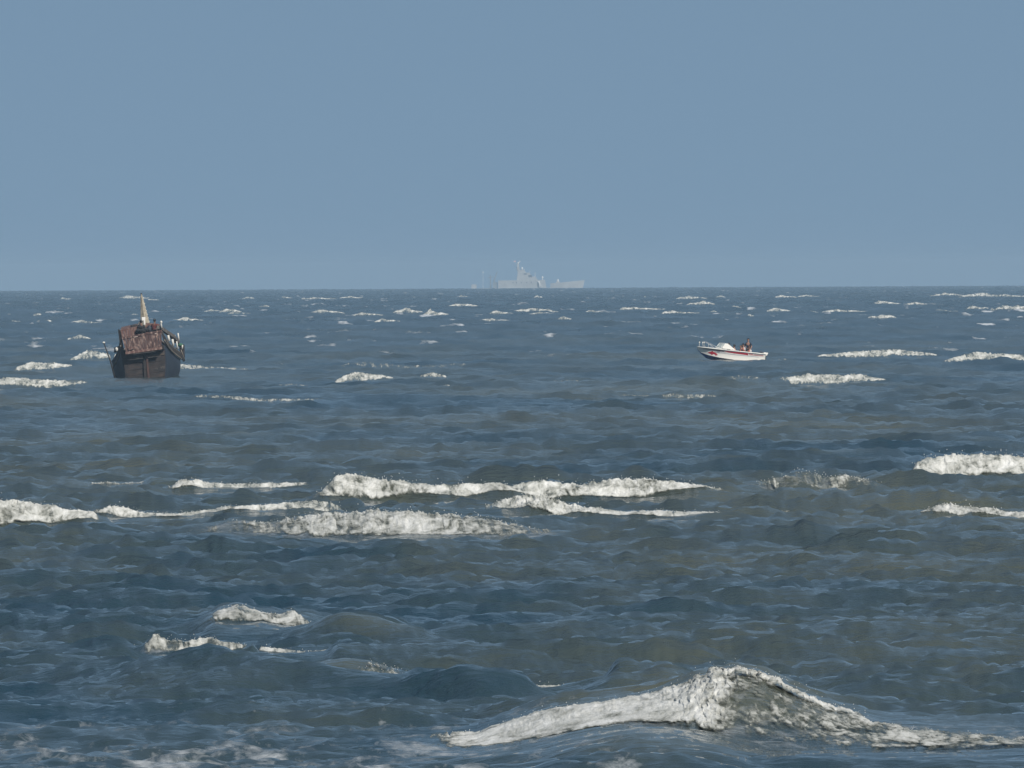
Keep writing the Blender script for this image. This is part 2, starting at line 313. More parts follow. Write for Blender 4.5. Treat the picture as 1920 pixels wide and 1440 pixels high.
def strip_arrays(st, n):
    """A breaker runs along a nearly straight line in plan; what rises and falls in the photo is the height of its foot and crest."""
    p = np.array(st['pts'], float)
    x0, x1 = p[0, 0], p[-1, 0]
    ext = st.get('ext', 0.0) * (x1 - x0)
    x = np.linspace(x0 - ext, x1 + ext, n)
    yb, yt, f1, dn = (np.interp(x, p[:, 0], p[:, k]) for k in (1, 2, 3, 4))
    def soft(v):                       # round off the corners of the polyline
        k = max(3, n // 24) | 1
        w_ = np.hanning(k + 2)[1:-1]; w_ /= w_.sum()
        return np.convolve(np.pad(v, k // 2, mode='edge'), w_, mode='valid')
    yb, yt, f1, dn = soft(yb), soft(yt), soft(f1), soft(dn)
    foamy = p[:, 3].max() > 0.2
    hmed = max(float(np.median(yb - yt)), 2.0)
    if foamy:                          # uneven tumbling crest
        h_ = np.maximum(yb - yt, 1.5); sd = int(abs(x0) * 7 + p[0, 1]) % 977
        yt = yt - h_ * st.get('vary', 0.16) * fbm(x / max(hmed, 5) / 2.2, x * 0 + 3.1, 2, sd, 0.6)
        top = np.maximum(h_, 0.45 * hmed) * (0.12 * fbm(x / max(hmed, 4) * 0.9, x * 0 + 2.1, 2, sd + 2, 0.6) + st.get('rag', 0.13) * fbm(x / max(hmed, 4) * 2.6, x * 0 + 1.1, 3, sd + 3, 0.7))
        foot = 0.30 * np.abs(fbm(x / max(hmed, 4) * 0.9, x * 0 + 6.6, 4, sd + 17, 0.65))
        f1 = f1 * (1 + 0.12 * fbm(x / max(hmed, 5) / 1.5, x * 0 + 5.3, 3, sd + 11, 0.6))
    else: top = foot = x * 0
    pr, pth = at_sea(p[:, 0], p[:, 1])
    span = max(pth[-1] - pth[0], 1e-9)
    _, th = at_sea(x, yb)
    wd = span * pr.mean()
    q = np.polyfit(pth, pr, 1); lim = st.get('lim', 0.45) * pr.mean()
    if abs(q[0]) > lim: q[0] = math.copysign(lim, q[0])
    q[1] = np.min(pr - q[0] * pth)
    rf = np.polyval(q, th)
    # mild bow of the line in plan
    rf = rf + 0.05 * wd * noise((th - pth[0]) / span * 1.7 + p[0, 1], th * 0 + 0.37, 7)
    ppm = F_PX / rf
    H = np.maximum((yb - yt) / ppm, 0.05)
    c = np.full(n, st['c']) if 'c' in st else 1.1 * H + 0.25
    if 'push' in st: rf = rf + st['push']
    zb = height_at(x, yb, rf)
    zc = np.maximum(height_at(x, yt, rf + c), zb + 0.03)
    return dict(x=x, rf=rf, th=th, c=c, zb=zb, zc=zc, f1=f1, dn=dn, ppm=ppm, top=top / ppm, foot=foot)
def profile(t, back=2.0):
    """0 at the foot, 1 at the crest, easing back to 0 behind"""
    f = 0.5 - 0.5 * np.cos(np.pi * np.clip(t, 0, 1))
    return np.where(t < 1, f ** 0.8, np.exp(-((np.maximum(t, 1) - 1) / back) ** 2))
def surface(t, zb, zc, back=2.0):
    k = np.clip(-t, 0, None)
    front = zb * np.exp(-(k / 3.0) ** 2)
    return np.where(t < 0, front, np.where(t < 1, zb + (zc - zb) * profile(t, back), zc * profile(t, back)))

# ------------------------------------------------------------------ the sea, one sheet following the earth's curve to beyond the horizon
dense = np.radians(np.linspace(-3.05, 3.05, 930))
outer = dense[-1] + np.radians(0.012) * (np.power(1.135, np.arange(1, 62)) - 1) / 0.135 * 1.0
outer = outer / outer[-1] * 1.0
outer = dense[-1] + (math.pi - dense[-1]) * (np.power(1.12, np.arange(1, 61)) - 1) / (1.12 ** 60 - 1)
TH = np.concatenate([-outer[::-1], dense, outer])
rr = np.geomspace(135, 9600, 40000)
w = (F_PX * CAM_H / rr) / 1090 * 0.72 + 0.28 / math.log(9600 / 135)
cum = np.concatenate([[0], np.cumsum((w[1:] + w[:-1]) / 2 * np.diff(np.log(rr)))])
RR = np.interp(np.linspace(0, cum[-1], 1130), cum, rr)
RR = np.concatenate([np.geomspace(0.5, 133, 26), RR, np.geomspace(9750, 12500, 10)])
NR, NC = len(RR), len(TH)
X = RR[:, None] * np.sin(TH)[None]; Y = RR[:, None] * np.cos(TH)[None]
dR = np.gradient(RR)[:, None]; dC = RR[:, None] * np.gradient(TH)[None]
Z = np.zeros((NR, NC), np.float64)
gust = 0.85 + 0.5 * fbm(X / 55, Y / 140, 3, 5)
NW = 205
lam = np.concatenate([np.geomspace(0.13, 0.5, 60), np.geomspace(0.5, 24, 145)]) * RNG.uniform(0.93, 1.07, NW)
for k in range(NW):
    l = lam[k]
    spread = 0.62 if l < 2.2 else (0.5 if l < 6 else 0.34)
    a = math.radians(4) + RNG.normal(0, spread)
    slope = 0.090 if l < 0.5 else 0.088 if l < 1.0 else 0.074 if l < 2.2 else 0.074 * (2.2 / l) ** 1.05
    kx, ky = 2 * math.pi / l * math.sin(a), 2 * math.pi / l * math.cos(a)
    ly = l / max(abs(math.cos(a)), 0.15); lx = l / max(abs(math.sin(a)), 0.05)
    wr = np.clip(ly / dR[:, 0] * 1.2 - 0.05, 0.55 if l > 1.0 else 0.5 if l > .5 else 0.75, 1)
    if l < 0.6: wr = wr * np.clip(l / (RR * 1.145e-4) / 2.5 - 0.6, 0, 1) * (l / 0.5) ** 0.35
    rows = np.where(wr > 0.02)[0]
    if not len(rows): continue
    r0, r1 = rows[0], rows[-1] + 1
    ph = kx * X[r0:r1] + ky * Y[r0:r1] + RNG.uniform(0, 2 * math.pi)
    s = np.sin(ph)
    if l > 1.2: s = s + 0.22 * np.cos(2 * ph + 0.4 * math.pi)        # sharper crests
    Z[r0:r1] += (slope * l / (2 * math.pi)) * wr[r0:r1, None] * s
# coarse outer columns keep only what they can carry
Z *= np.clip(1.6 - np.abs(TH)[None] / math.radians(9), 0.12, 1)
Z *= gust * np.interp(RR, [800, 2600], [1.0, 2.2])[:, None]
foam_attr = np.zeros((NR, NC)); calm = np.ones((NR, NC))
def col_range(th0, th1):
    return np.searchsorted(TH, th0), np.searchsorted(TH, th1)
bumps = np.zeros((NR, NC)); stir_glow = np.zeros((NR, NC))
def sink(st, bump=True, swell=False):
    st['ext'] = 0.1 if st.get('tight') else 0.5 if swell else 0.22
    A = strip_arrays(st, 400)
    i0, i1 = col_range(A['th'][0], A['th'][-1])
    if i1 - i0 < 3: return
    th = TH[i0:i1]
    g = lambda k: np.interp(th, A['th'], A[k])
    rf, c, zc, zb = g('rf'), g('c'), g('zc'), g('zb')
    e = sstep(np.minimum((th - A['th'][0]), (A['th'][-1] - th)) / ((0.15 if st.get('tight') else 0.42 if swell else 0.20) * (A['th'][-1] - A['th'][0])))
    m0 = np.searchsorted(RR, rf.min() - 22); m1 = np.searchsorted(RR, (rf + 7 * c).max() + 14)
    t = (RR[m0:m1, None] - rf[None]) / c[None]
    fd = np.maximum(-t * c[None] - 0.8, 0); bd = np.maximum((t - 1.2) * c[None], 0)      # metres in front of the foot, behind the crest
    cm = e[None] * np.exp(-(fd / (1.5 if swell else 6.5)) ** 2 - (bd / 2.0) ** 2)
    calm[m0:m1, i0:i1] = np.minimum(calm[m0:m1, i0:i1], 1 - (0.2 if swell else 0.75) * cm)
    if bump:
        b = surface(t, (zb * e)[None], (zc * e)[None], st.get('back', 2.2))
        bumps[m0:m1, i0:i1] = np.maximum(bumps[m0:m1, i0:i1], b)
        stir_glow[m0:m1, i0:i1] = np.maximum(stir_glow[m0:m1, i0:i1], np.clip(b / 0.6, 0, 1) * st.get('silt_and_glow', 0.75))  # olive on raised faces: light through the crest painted in, with stirred sediment
    if st.get('lace', 0):
        fa = st['lace'] * e[None] * np.clip(np.minimum((t + 0.5) / 0.4, (2.2 - t) / 1.2), 0, 1)
        foam_attr[m0:m1, i0:i1] = np.maximum(foam_attr[m0:m1, i0:i1], fa)
for st in NEAR: sink(st)
for st in SWELL: sink(st, True, True)
for st in MID: sink(st, False)
# flatter water round the two small boats
for bx, by, rad in ((276, 706, 9), (1372, 674, 7)):
    p = sea_point(bx, by)
    q = np.exp(-(((X - p.x) / rad) ** 2 + ((Y - p.y) / (rad * 3)) ** 2))
    calm = np.minimum(calm, 1 - 0.8 * q)
# thin spent foam drifting in the shore wash at the bottom of the picture
wash = np.clip((196 - RR) / 30, 0, 1)[:, None] * np.clip((1.5 - X / 2.0) / 3.0 + 0.35, 0.3, 1)
foam_attr = np.maximum(foam_attr, wash * (0.47 + 0.75 * fbm(X / 1.1, Y / 4, 5, 40, .65)))
ripple = np.clip(0.95 + 0.8 * fbm(X / 14, Y / 40, 4, 61), 0.35, 1.4) * (1 - 0.62 * np.clip((188 - RR) / 16, 0, 1)[:, None])
foam_attr = np.maximum(foam_attr, np.clip(fbm(X / 9, Y / 20, 4, 51) * 1.3 - 0.42, 0, 0.42) * np.clip((900 - RR) / 400, 0, 1)[:, None])
shore = np.clip((190 - RR) / 22, 0, 1)[:, None]
Z = Z * calm * (1 - 0.3 * shore) + bumps
ZS = Z - (RR ** 2 / (2 * R_EARTH))[:, None]
silt_and_glow = stir_glow
silt_and_glow = np.maximum(silt_and_glow, np.clip(0.42 + 0.9 * fbm(X / 22, Y / 70, 4, 71), 0, 0.9) * np.interp(RR, [150, 200, 280, 800, 1300, 2500], [.35, .6, .85, .75, .35, .12])[:, None])
foam_attr = np.maximum(foam_attr, np.clip(fbm(X / 5.0, Y / 60, 4, 77, .62) * 4.8 - 1.0, 0, 1.3) * np.clip((RR - 700) / 500, 0, 1)[:, None])
rough = np.interp(RR, [150, 400, 900, 3000], [0.04, 0.10, 0.19, 0.28])[:, None] * (1 + 0.75 * np.clip(fbm(X / 9, Y / 60, 4, 91, .6), -.8, 1))
me = grid_mesh('sea', np.stack([X, Y, ZS], -1)[:, ::-1], NR, NC)
for nm, arr in (('foam', foam_attr), ('rough', rough), ('ripple', ripple), ('silt_and_glow', silt_and_glow)):
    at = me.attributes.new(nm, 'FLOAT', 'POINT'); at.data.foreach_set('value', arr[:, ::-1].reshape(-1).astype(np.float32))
tag(link_mesh('sea', me, M_SEA), kind='structure')
def sea_z(r, th):
    """height of the sea sheet (above the mean sea) by bilinear lookup"""
    i = np.clip(np.searchsorted(RR, r) - 1, 0, NR - 2); j = np.clip(np.searchsorted(TH, th) - 1, 0, NC - 2)
    a = np.clip((r - RR[i]) / (RR[i + 1] - RR[i]), 0, 1); b = np.clip((th - TH[j]) / (TH[j + 1] - TH[j]), 0, 1)
    return (Z[i, j] * (1 - a) + Z[i + 1, j] * a) * (1 - b) + (Z[i, j + 1] * (1 - a) + Z[i + 1, j + 1] * a) * b

# ------------------------------------------------------------------ the foam of each breaker: lumpy froth standing on the wave
def foam_strip(st, name, in_sea, seed):
    st['ext'] = 0.07
    p = np.array(st['pts'], float)
    wpx = p[-1, 0] - p[0, 0]; hpx = (p[:, 1] - p[:, 2]).max()
    n = int(np.clip(wpx / (1.2 if in_sea else 0.7), 26, 720)); mrow = int(np.clip(hpx * (1.0 if in_sea else 1.6) + 10, 14, 100))
    A = strip_arrays(st, n)
    t = np.linspace(-0.30, 1.6, mrow)[:, None]
    r = A['rf'][None] + t * A['c'][None]; th = np.broadcast_to(A['th'][None], r.shape)
    x = r * np.sin(th); y = r * np.cos(th)
    ends = np.minimum(A['x'] - A['x'][0], A['x'][-1] - A['x']) / max(0.12 * wpx, 5)
    ends = np.clip(ends, 0, 1)[None]
    H = np.maximum(A['zc'] - A['zb'], 0.10)[None]
    z0 = sea_z(r, th)
    own = surface(t, A['zb'][None], A['zb'][None] + (A['zc'] - A['zb'])[None] * (0.25 + 0.75 * sstep(ends)), 0.9)
    if in_sea:
        z0 = np.maximum(z0, z0 + (own - z0) * sstep(ends * 2.5))        # follow the wave face closely even where the sheet is coarser
    else:
        z0 = np.maximum(z0 * 0.5, 0) + own
    z0 = z0 + A['top'][None] * sstep((t - 0.5) / 0.5) * np.exp(-np.maximum(t - 1, 0) * 2.0)
    hm = float(np.median(H)); sc = st.get('fq', 1.15) / max(hm, 0.2)
    arc = t * np.maximum(H, 0.25 * A['c'][None])
    f1 = A['f1'][None]
    edge = np.minimum((t + 0.10 - A['foot'][None] * (1.0 if in_sea else 1.9) - (0 if in_sea else 0.12)) / 0.22, (f1 * 1.18 - t) / 0.22 + 0.25)
    if 'crest' in st:
        xa, xb = st['crest']
        on = np.clip(np.minimum((A['x'] - xa) / 30, (xb - A['x']) / 60), -1, 1)[None]
        edge = np.maximum(edge, np.minimum(np.minimum((t - 0.80) / 0.10, (1.20 - t) / 0.08), on))
    edge = np.minimum(edge, ends * 1.7 - 0.30)
    crest_on = (np.clip(np.minimum((t - 0.82) / 0.10, 1), 0, 1) * np.clip(on, 0, 1)) if 'crest' in st else 0.0
    n1 = fbm(x * sc * 1.1, arc * sc * 0.9, 5, seed, 0.65)
    fx_, fa_, sk_ = st.get('flow', (3.0, 0.7, 0.9))
    streak = fbm(x * sc * fx_ + arc * sc * sk_, arc * sc * fa_ + x * sc * (0.5 if 'flow' in st else 0), 4, seed + 9, 0.6)
    dn = np.clip(A['dn'][None] - 0.09 + 0.24 * fbm(x * sc * 0.5, arc * sc * 0.5 + 4.4, 3, seed + 50), 0, 1)
    dn = np.maximum(dn, 0.88 * crest_on)
    s = np.clip(edge, -1, 1) + 0.60 * n1 + (1 - dn) * (1.6 * streak - 1.1)
    lump = billow(x * sc * 1.1 + 0.4 * n1, arc * sc * 1.2 + 0.4 * n1, 5, seed + 20, 0.62)
    th_ = np.where(s > 0, np.minimum(s, 0.7) / 0.7, s)
    on_ = np.maximum(th_, 0) ** 0.7
    puff = np.clip(st.get('puff', 0.22) * lump + 0.04, -0.10, 0.26) * on_ * np.maximum(H, 0.6 * hm)        # froth bulges out of the face, up and forward
    puff = puff * np.clip((dn - 0.35) / 0.45, 0.12, 1)        # a thin veil lies smooth on the water
    dz = np.where(th_ > 0, 0.03 * H * th_ + 0.45 * puff * np.clip(t + 0.1, 0.1, 1), H * 0.25 * th_ - 0.02)
    z = z0 + dz - r * r / (2 * R_EARTH)
    y = y - puff * 0.9 - 0.05 * H * on_
    x = x + 0.10 * H * on_ * fbm(arc * sc * 2.0, x * sc * 2.0, 3, seed + 33)
    cx, cy = float(x.mean()), float(y.mean()); cz = float(z.mean())
    me = grid_mesh(name, np.stack([x - cx, y - cy, z - cz], -1)[:, ::-1], mrow, n)
    at = me.attributes.new('thick', 'FLOAT', 'POINT'); at.data.foreach_set('value', np.clip(th_ * (0.56 if in_sea else 0.46) * (0.25 + 0.75 * dn), 0, 1)[:, ::-1].reshape(-1).astype(np.float32))
    # drop cells that are wholly under water
    keepv = (th_[:, ::-1] > -0.45).reshape(-1)
    bm = bmesh.new(); bm.from_mesh(me)
    bm.verts.ensure_lookup_table()
    dead = [f for f in bm.faces if not any(keepv[v.index] for v in f.verts)]
    bmesh.ops.delete(bm, geom=dead, context='FACES')
    # spray: single drops thrown up above the crest
    if in_sea:
        cand = np.argwhere((th_ > 0.35) & (np.abs(t - np.minimum(0.95, f1)) < 0.25))
        k = min(len(cand), int(wpx * 0.3))
        for q in RNG.choice(len(cand), k, replace=False) if k else []:
            a, b = cand[q]
            hh = RNG.exponential(0.09) * float(H[0, b]); s_ = RNG.uniform(0.003, 0.008) * float(r[a, b]) / 200
            c0 = Vector((x[a, b] - cx + RNG.normal(0, .08), y[a, b] - cy, z[a, b] - cz + hh))
            vs = [bm.verts.new(c0 + Vector(d) * s_) for d in ((1, 0, 0), (0, 1, 0), (-1, 0, 0), (0, -1, 0), (0, 0, 1.3), (0, 0, -1.3))]
            tl = bm.verts.layers.float.get('thick')
            for v in vs: v[tl] = 1.0
            for u in range(4):
                bm.faces.new((vs[u], vs[(u + 1) % 4], vs[4])); bm.faces.new((vs[(u + 1) % 4], vs[u], vs[5]))
    bm.to_mesh(me); bm.free()
    o = link_mesh(name, me, M_FOAM); o.location = (cx, cy, cz)
    return o
for k, st in enumerate(NEAR):
    if k > 0: st['pts'] = [(a, b, c, d, e * (0.84 if e > .9 else 1)) for a, b, c, d, e in st['pts']]; st['rag'] = 0.18
    tag(foam_strip(st, 'breaking_wave', True, 100 + k * 37), st['label'], 'wave', 'waves breaking in the nearer half of the sea')
for k, st in enumerate(MID):
    st['pts'] = [(a, b, c, d, e * 0.9) for a, b, c, d, e in st['pts']]; st['rag'] = 0.24
    wk = st.get('name')
    tag(foam_strip(st, wk or 'whitecap', False, 900 + k * 31), st['label'], st.get('cat', 'whitecap'), 'wakes of the two boats' if wk else 'whitecaps around the two boats')
ZONE = [(205, 'left of the wooden boat'), (460, 'near the wooden boat prow'), (880, 'between wooden boat and grey ship'), (1110, 'just below the grey ship'),
        (1440, 'between grey ship and speedboat'), (3000, 'beyond the speedboat')]
def simple(xa, xb, ya, yb_):
    m = RNG.uniform(0.15, 0.55); wd = xb - xa; h = (yb_ - ya) * 0.78; pts = []
    k = int(np.clip(wd / 7, 5, 10))
    for i in range(k + 1):
        a = i / k
        env = np.interp(a, [0, m, min(m + .3, .9), 1], [.25, 1, .55, .15]) * RNG.uniform(.65, 1.1)
        foot = yb_ - h * (0.18 * a + RNG.uniform(0, .15))
        pts.append((xa + wd * a, foot, foot - max(h * env, .8), RNG.uniform(.8, 1.1), RNG.uniform(.72, 1.0)))
    return dict(pts=pts, rag=0.28)
ORD = ['first', 'second', 'third', 'fourth', 'fifth', 'sixth', 'seventh', 'eighth', 'ninth', 'tenth', 'eleventh', 'twelfth', 'thirteenth', 'fourteenth', 'fifteenth', 'sixteenth', 'seventeenth']
cnt = {}
for k, f in enumerate(sorted(FAR, key=lambda q: q[0] + q[1])):
    o = foam_strip(simple(*f), 'whitecap', False, 3000 + k * 17)
    zn = next(l for x, l in ZONE if f[0] < x); i = cnt[zn] = cnt.get(zn, -1) + 1
    tag(o, ORD[i] + ' from left of the small far whitecaps ' + zn, 'whitecap', 'far whitecaps under the horizon')
for k, f in enumerate(sorted(FLECK, key=lambda q: q[0] + q[1])):
    st = simple(*f); st['pts'] = [(a, b, c, d, 0.72) for a, b, c, d, e in st['pts']]
    tag(foam_strip(st, 'foam_fleck', False, 6000 + k * 19), ORD[k] + ' from the left of the loose foam flecks lying on open water', 'foam', 'loose foam flecks')

#OBJ_BEGIN
# ------------------------------------------------------------------ people
M_SKIN = mat('skin', (0.16, 0.075, 0.045), 0.5); M_SKIN2 = mat('skin_light', (0.30, 0.16, 0.11), 0.5)
M_HAIR = mat('hair', (0.008, 0.007, 0.007), 0.5)
M_EYE = mat('eye', (0.02, 0.015, 0.012), 0.2)
def cloth(name, c): return mat(name, c, 0.85, tuple(v * 0.7 for v in c), 14, 0.35, 0.65)
def skin_chain(name, verts, edges, radii, material, parent, sub=1):
    me = bpy.data.meshes.new(name); me.from_pydata([tuple(v) for v in verts], edges, [])
    o = link_mesh(name, me, material, parent)
    sk = o.modifiers.new('skin', 'SKIN'); sk.use_smooth_shade = True
    lay = me.skin_vertices[0].data
    for i, r in enumerate(radii):
        r = r if isinstance(r, tuple) else (r, r)
        lay[i].radius = r; lay[i].use_root = (i == 0)
    ss = o.modifiers.new('subdivision', 'SUBSURF'); ss.levels = sub; ss.render_levels = sub
    return o
def person(label, loc, yaw, pose, top, bottom=None, vest=None, skin=None, cap=None, group=None, lean=0.0, hat_white=None):
    root = empty('person', loc, (0, 0, yaw)); tag(root, label, 'person', group)
    skin = skin or M_SKIN
    J = {}
    if pose == 'stand':
        hz_ = 0.92
        J['pelvis'] = (0, 0, .94)
        for s, n in ((-1, 'l'), (1, 'r')):
            J['hip' + n] = (s * .10, 0, .90); J['knee' + n] = (s * .12, -.03, .50); J['ankle' + n] = (s * .13, .01, .09); J['toe' + n] = (s * .14, -.15, .035)
    else:
        hz_ = 0.42
        J['pelvis'] = (0, 0, .45)
        for s, n in ((-1, 'l'), (1, 'r')):
            J['hip' + n] = (s * .10, -.03, .46); J['knee' + n] = (s * .15, -.43, .48); J['ankle' + n] = (s * .14, -.40, .09); J['toe' + n] = (s * .15, -.56, .035)
    b = J['pelvis'][2]
    def up(h, fwd=0.0, x=0.0): return (x, -fwd - lean * h, b + h * math.cos(lean * .9))
    J['spine'] = up(.18); J['chest'] = up(.38, .01); J['neck'] = up(.53, .0); J['jaw'] = up(.63, .03); J['head'] = up(.72, .015); J['crown'] = up(.795, 0)
    for s, n in ((-1, 'l'), (1, 'r')):
        J['sh' + n] = up(.46, 0, s * .18)
        if pose == 'stand':
            J['el' + n] = up(.20, -.03, s * .27); J['wr' + n] = up(.02, .14, s * .25)
        else:
            J['el' + n] = up(.20, .05, s * .25); J['wr' + n] = up(.09, .27, s * .17)
    order = ['pelvis', 'spine', 'chest', 'neck', 'jaw', 'head', 'crown', 'shl', 'ell', 'wrl', 'shr', 'elr', 'wrr', 'hipl', 'kneel', 'anklel', 'toel', 'hipr', 'kneer', 'ankler', 'toer']
    R = dict(pelvis=(.15, .11), spine=(.13, .10), chest=(.15, .11), neck=.055, jaw=(.065, .075), head=(.078, .095), crown=(.06, .07), sh=.062, el=.043, wr=.032, hip=.088, knee=.06, ankle=.042, toe=.035)
    V = [Vector(J[n]) for n in order]; ix = {n: i for i, n in enumerate(order)}
    rad = [R.get(n) or R[n[:-1]] for n in order]
    E = [('pelvis', 'spine'), ('spine', 'chest'), ('chest', 'neck'), ('neck', 'jaw'), ('jaw', 'head'), ('head', 'crown')]
    for n in 'lr': E += [('chest', 'sh' + n), ('sh' + n, 'el' + n), ('el' + n, 'wr' + n), ('pelvis', 'hip' + n), ('hip' + n, 'knee' + n), ('knee' + n, 'ankle' + n), ('ankle' + n, 'toe' + n)]
    E = [(ix[a], ix[c]) for a, c in E]
    for n in 'lr':                     # palms and five fingers
        w_ = Vector(J['wr' + n]); d = (w_ - Vector(J['el' + n])).normalized(); sx = 1 if n == 'r' else -1
        palm = w_ + d * .07; V.append(palm); rad.append((.036, .018)); pi = len(V) - 1; E.append((ix['wr' + n], pi))
        for q, (off, ln) in enumerate(((-.030, .072), (-.010, .082), (.010, .078), (.028, .062))):
            a0 = palm + d * .025 + Vector((off, 0, 0)); V.append(a0); rad.append(.010); E.append((pi, len(V) - 1))
            V.append(a0 + d * ln * .6 + Vector((0, 0, -.012))); rad.append(.009); E.append((len(V) - 2, len(V) - 1))
            V.append(a0 + d * ln + Vector((0, 0, -.034))); rad.append(.008); E.append((len(V) - 2, len(V) - 1))
        V.append(palm - d * .02 + Vector((-sx * .045, -.01, 0))); rad.append(.011); E.append((pi, len(V) - 1))
        V.append(V[-1] + d * .04 + Vector((-sx * .012, -.01, 0))); rad.append(.010); E.append((len(V) - 2, len(V) - 1))
    skin_chain('body', V, E, rad, skin, root)
    h = Vector(J['head'])
    bm = bmesh.new(); add_tube(bm, [h + Vector((0, -.085, .012)), h + Vector((0, -.112, -.022)), h + Vector((0, -.085, -.035))], [.008, .018, .012], 6)
    obj('nose', bm, skin, root, True)
    for s in (-1, 1):
        bm = bmesh.new(); add_ball(bm, h + Vector((s * .033, -.083, .012)), .013, seg=8); obj('eye', bm, M_EYE, root, True)
        bm = bmesh.new(); add_ball(bm, h + Vector((s * .083, .01, -.005)), .03, (.35, .7, 1), 8); obj('ear', bm, skin, root, True)
    bm = bmesh.new(); add_ball(bm, h + Vector((0, .020, .035)), .108, (.92, 1.06, .98), 14)
    bmesh.ops.delete(bm, geom=[v for v in bm.verts if v.co.y < h.y - .045 and v.co.z < h.z + .06], context='VERTS')
    obj('hair', bm, M_HAIR, root, True)
    if cap:
        bm = bmesh.new(); add_ball(bm, h + Vector((0, .005, .055)), .112, (.95, 1.05, .75), 14)
        bmesh.ops.delete(bm, geom=[v for v in bm.verts if v.co.z < h.z + .04], context='VERTS')
        add_box(bm, h + Vector((0, -.13, .05)), (.14, .10, .012)); obj('cap', bm, cap, root, True)
    # shirt: same skeleton, a little wider, to the elbows
    o_ = ['pelvis', 'spine', 'chest', 'neckb', 'shl', 'ml', 'shr', 'mr']
    K = dict(J); K['neckb'] = up(.49)
    for n in 'lr': K['m' + n] = Vector(J['sh' + n]).lerp(Vector(J['el' + n]), .8)
    skin_chain('shirt', [K[n] for n in o_], [(0, 1), (1, 2), (2, 3), (2, 4), (4, 5), (2, 6), (6, 7)], [(.165, .125), (.15, .12), (.17, .128), .07, .08, .062, .08, .062], top, root)
    if bottom:
        o_ = ['pelvis', 'hipl', 'kneel', 'hipr', 'kneer']
        skin_chain('trousers', [J[n] for n in o_], [(0, 1), (1, 2), (0, 3), (3, 4)], [(.16, .12), .10, .075, .10, .075], bottom, root)
    if vest:
        vo = skin_chain('life_vest', [up(.06), up(.24), up(.42, .01), up(.46, .0, -.13), up(.46, .0, .13)], [(0, 1), (1, 2), (2, 3), (2, 4)], [(.19, .16), (.19, .165), (.18, .16), .085, .085], vest, root)
        bm = bmesh.new(); add_box(bm, Vector(up(.2)) + Vector((0, -.0, 0)), (.40, .35, .035)); obj('strap', bm, M_HAIR, vo)
    return root

# ------------------------------------------------------------------ wooden fishing boat, seen from its stern
M_RED = mat('weathered_red_wood', (0.052, 0.022, 0.018), 0.75, (0.33, 0.23, 0.19), 3.4, 0.50, 0.70, 0.015, stretch=(2.2, 1, 0.7), detail=7)
M_RED2 = mat('faded_red_wood', (0.10, 0.044, 0.035), 0.75, (0.30, 0.22, 0.18), 3.6, 0.48, 0.72, 0.01, stretch=(2.2, 1, 0.7), detail=7)
M_HULL = mat('tarred_hull', (0.013, 0.012, 0.014), 0.6, (0.045, 0.030, 0.024), 1.4, 0.42, 0.75, 0.012, stretch=(1, .5, 3), detail=6)
M_TRAN = mat('tarred_transom', (0.014, 0.011, 0.012), 0.65, (0.070, 0.048, 0.038), 1.6, 0.45, 0.78, 0.012, stretch=(1, 1, 2.6), detail=7)
M_SIDE = mat('blue_black_hull', (0.016, 0.021, 0.032), 0.5, (0.028, 0.034, 0.046), 1.5, 0.4, 0.7)
M_RAIL = mat('worn_rail', (0.22, 0.19, 0.155), 0.75, (0.10, 0.08, 0.065), 5, 0.42, 0.66)
M_GREYW = mat('grey_wood', (0.085, 0.075, 0.068), 0.8, (0.17, 0.15, 0.135), 4, 0.4, 0.65)
M_WHITE = mat('white_paint', (0.62, 0.61, 0.57), 0.55, (0.55, 0.53, 0.48), 6, 0.5, 0.75)
M_TAN = mat('prow_paint', (0.38, 0.335, 0.26), 0.7, (0.23, 0.20, 0.15), 6, 0.42, 0.62, 0.006, detail=6)
M_DARK = mat('dark_wood', (0.014, 0.012, 0.012), 0.7, (0.032, 0.025, 0.022), 5, 0.4, 0.7)
M_GREEN = mat('green_net', (0.03, 0.12, 0.07), 0.8)
M_BLACK = cloth('black_cloth', (0.012, 0.013, 0.017)); M_MAROON = cloth('maroon_cloth', (0.13, 0.03, 0.03)); M_NAVY = cloth('navy_cloth', (0.012, 0.016, 0.032))

sx0, sy0 = 170 + 760 / 7.2, 530 + 1280 / 7.2
rb, tb = at_sea(np.array([sx0]), np.array([sy0])); rb = float(rb[0]); tb = float(tb[0])
KB = 7.2 * F_PX / rb; TILT = math.radians(7)
boat = empty('fishing_boat', (rb * math.sin(tb), rb * math.cos(tb), -rb * rb / (2 * R_EARTH)), (0, -TILT, -tb))
tag(boat, 'old wooden fishing boat with tall tan prow, dark hull and peeling red stern', 'boat')
bpy.context.view_layer.update(); MB_ = boat.matrix_world.copy()
def W(Xc, Yc, s):                      # boat coordinates of a point seen in the stern view, s metres forward of the transom
    dx, dz = (Xc - 760) / KB, (1280 - Yc) / KB
    return Vector((dx * math.cos(TILT) + dz * math.sin(TILT), s, -dx * math.sin(TILT) + dz * math.cos(TILT)))
SS = [0, 1.0, 2.0, 3.2, 5, 7, 9, 11, 12.7]
HBS = [1.42, 1.56, 1.74, 2.05, 2.30, 2.18, 1.65, 0.85, 0.10]
SHR = [2.05, 1.85, 1.55, 1.15, 0.88, 0.98, 1.5, 2.4, 3.6]
HBB = [1.12, 1.25, 1.42, 1.70, 1.90, 1.72, 1.15, 0.45, 0.04]
BOT = [-.45, -.5, -.5, -.5, -.5, -.5, -.4, 0.2, 1.6]
def cyc(s, a): return float(np.interp(s, SS, a))
UC = 0.12
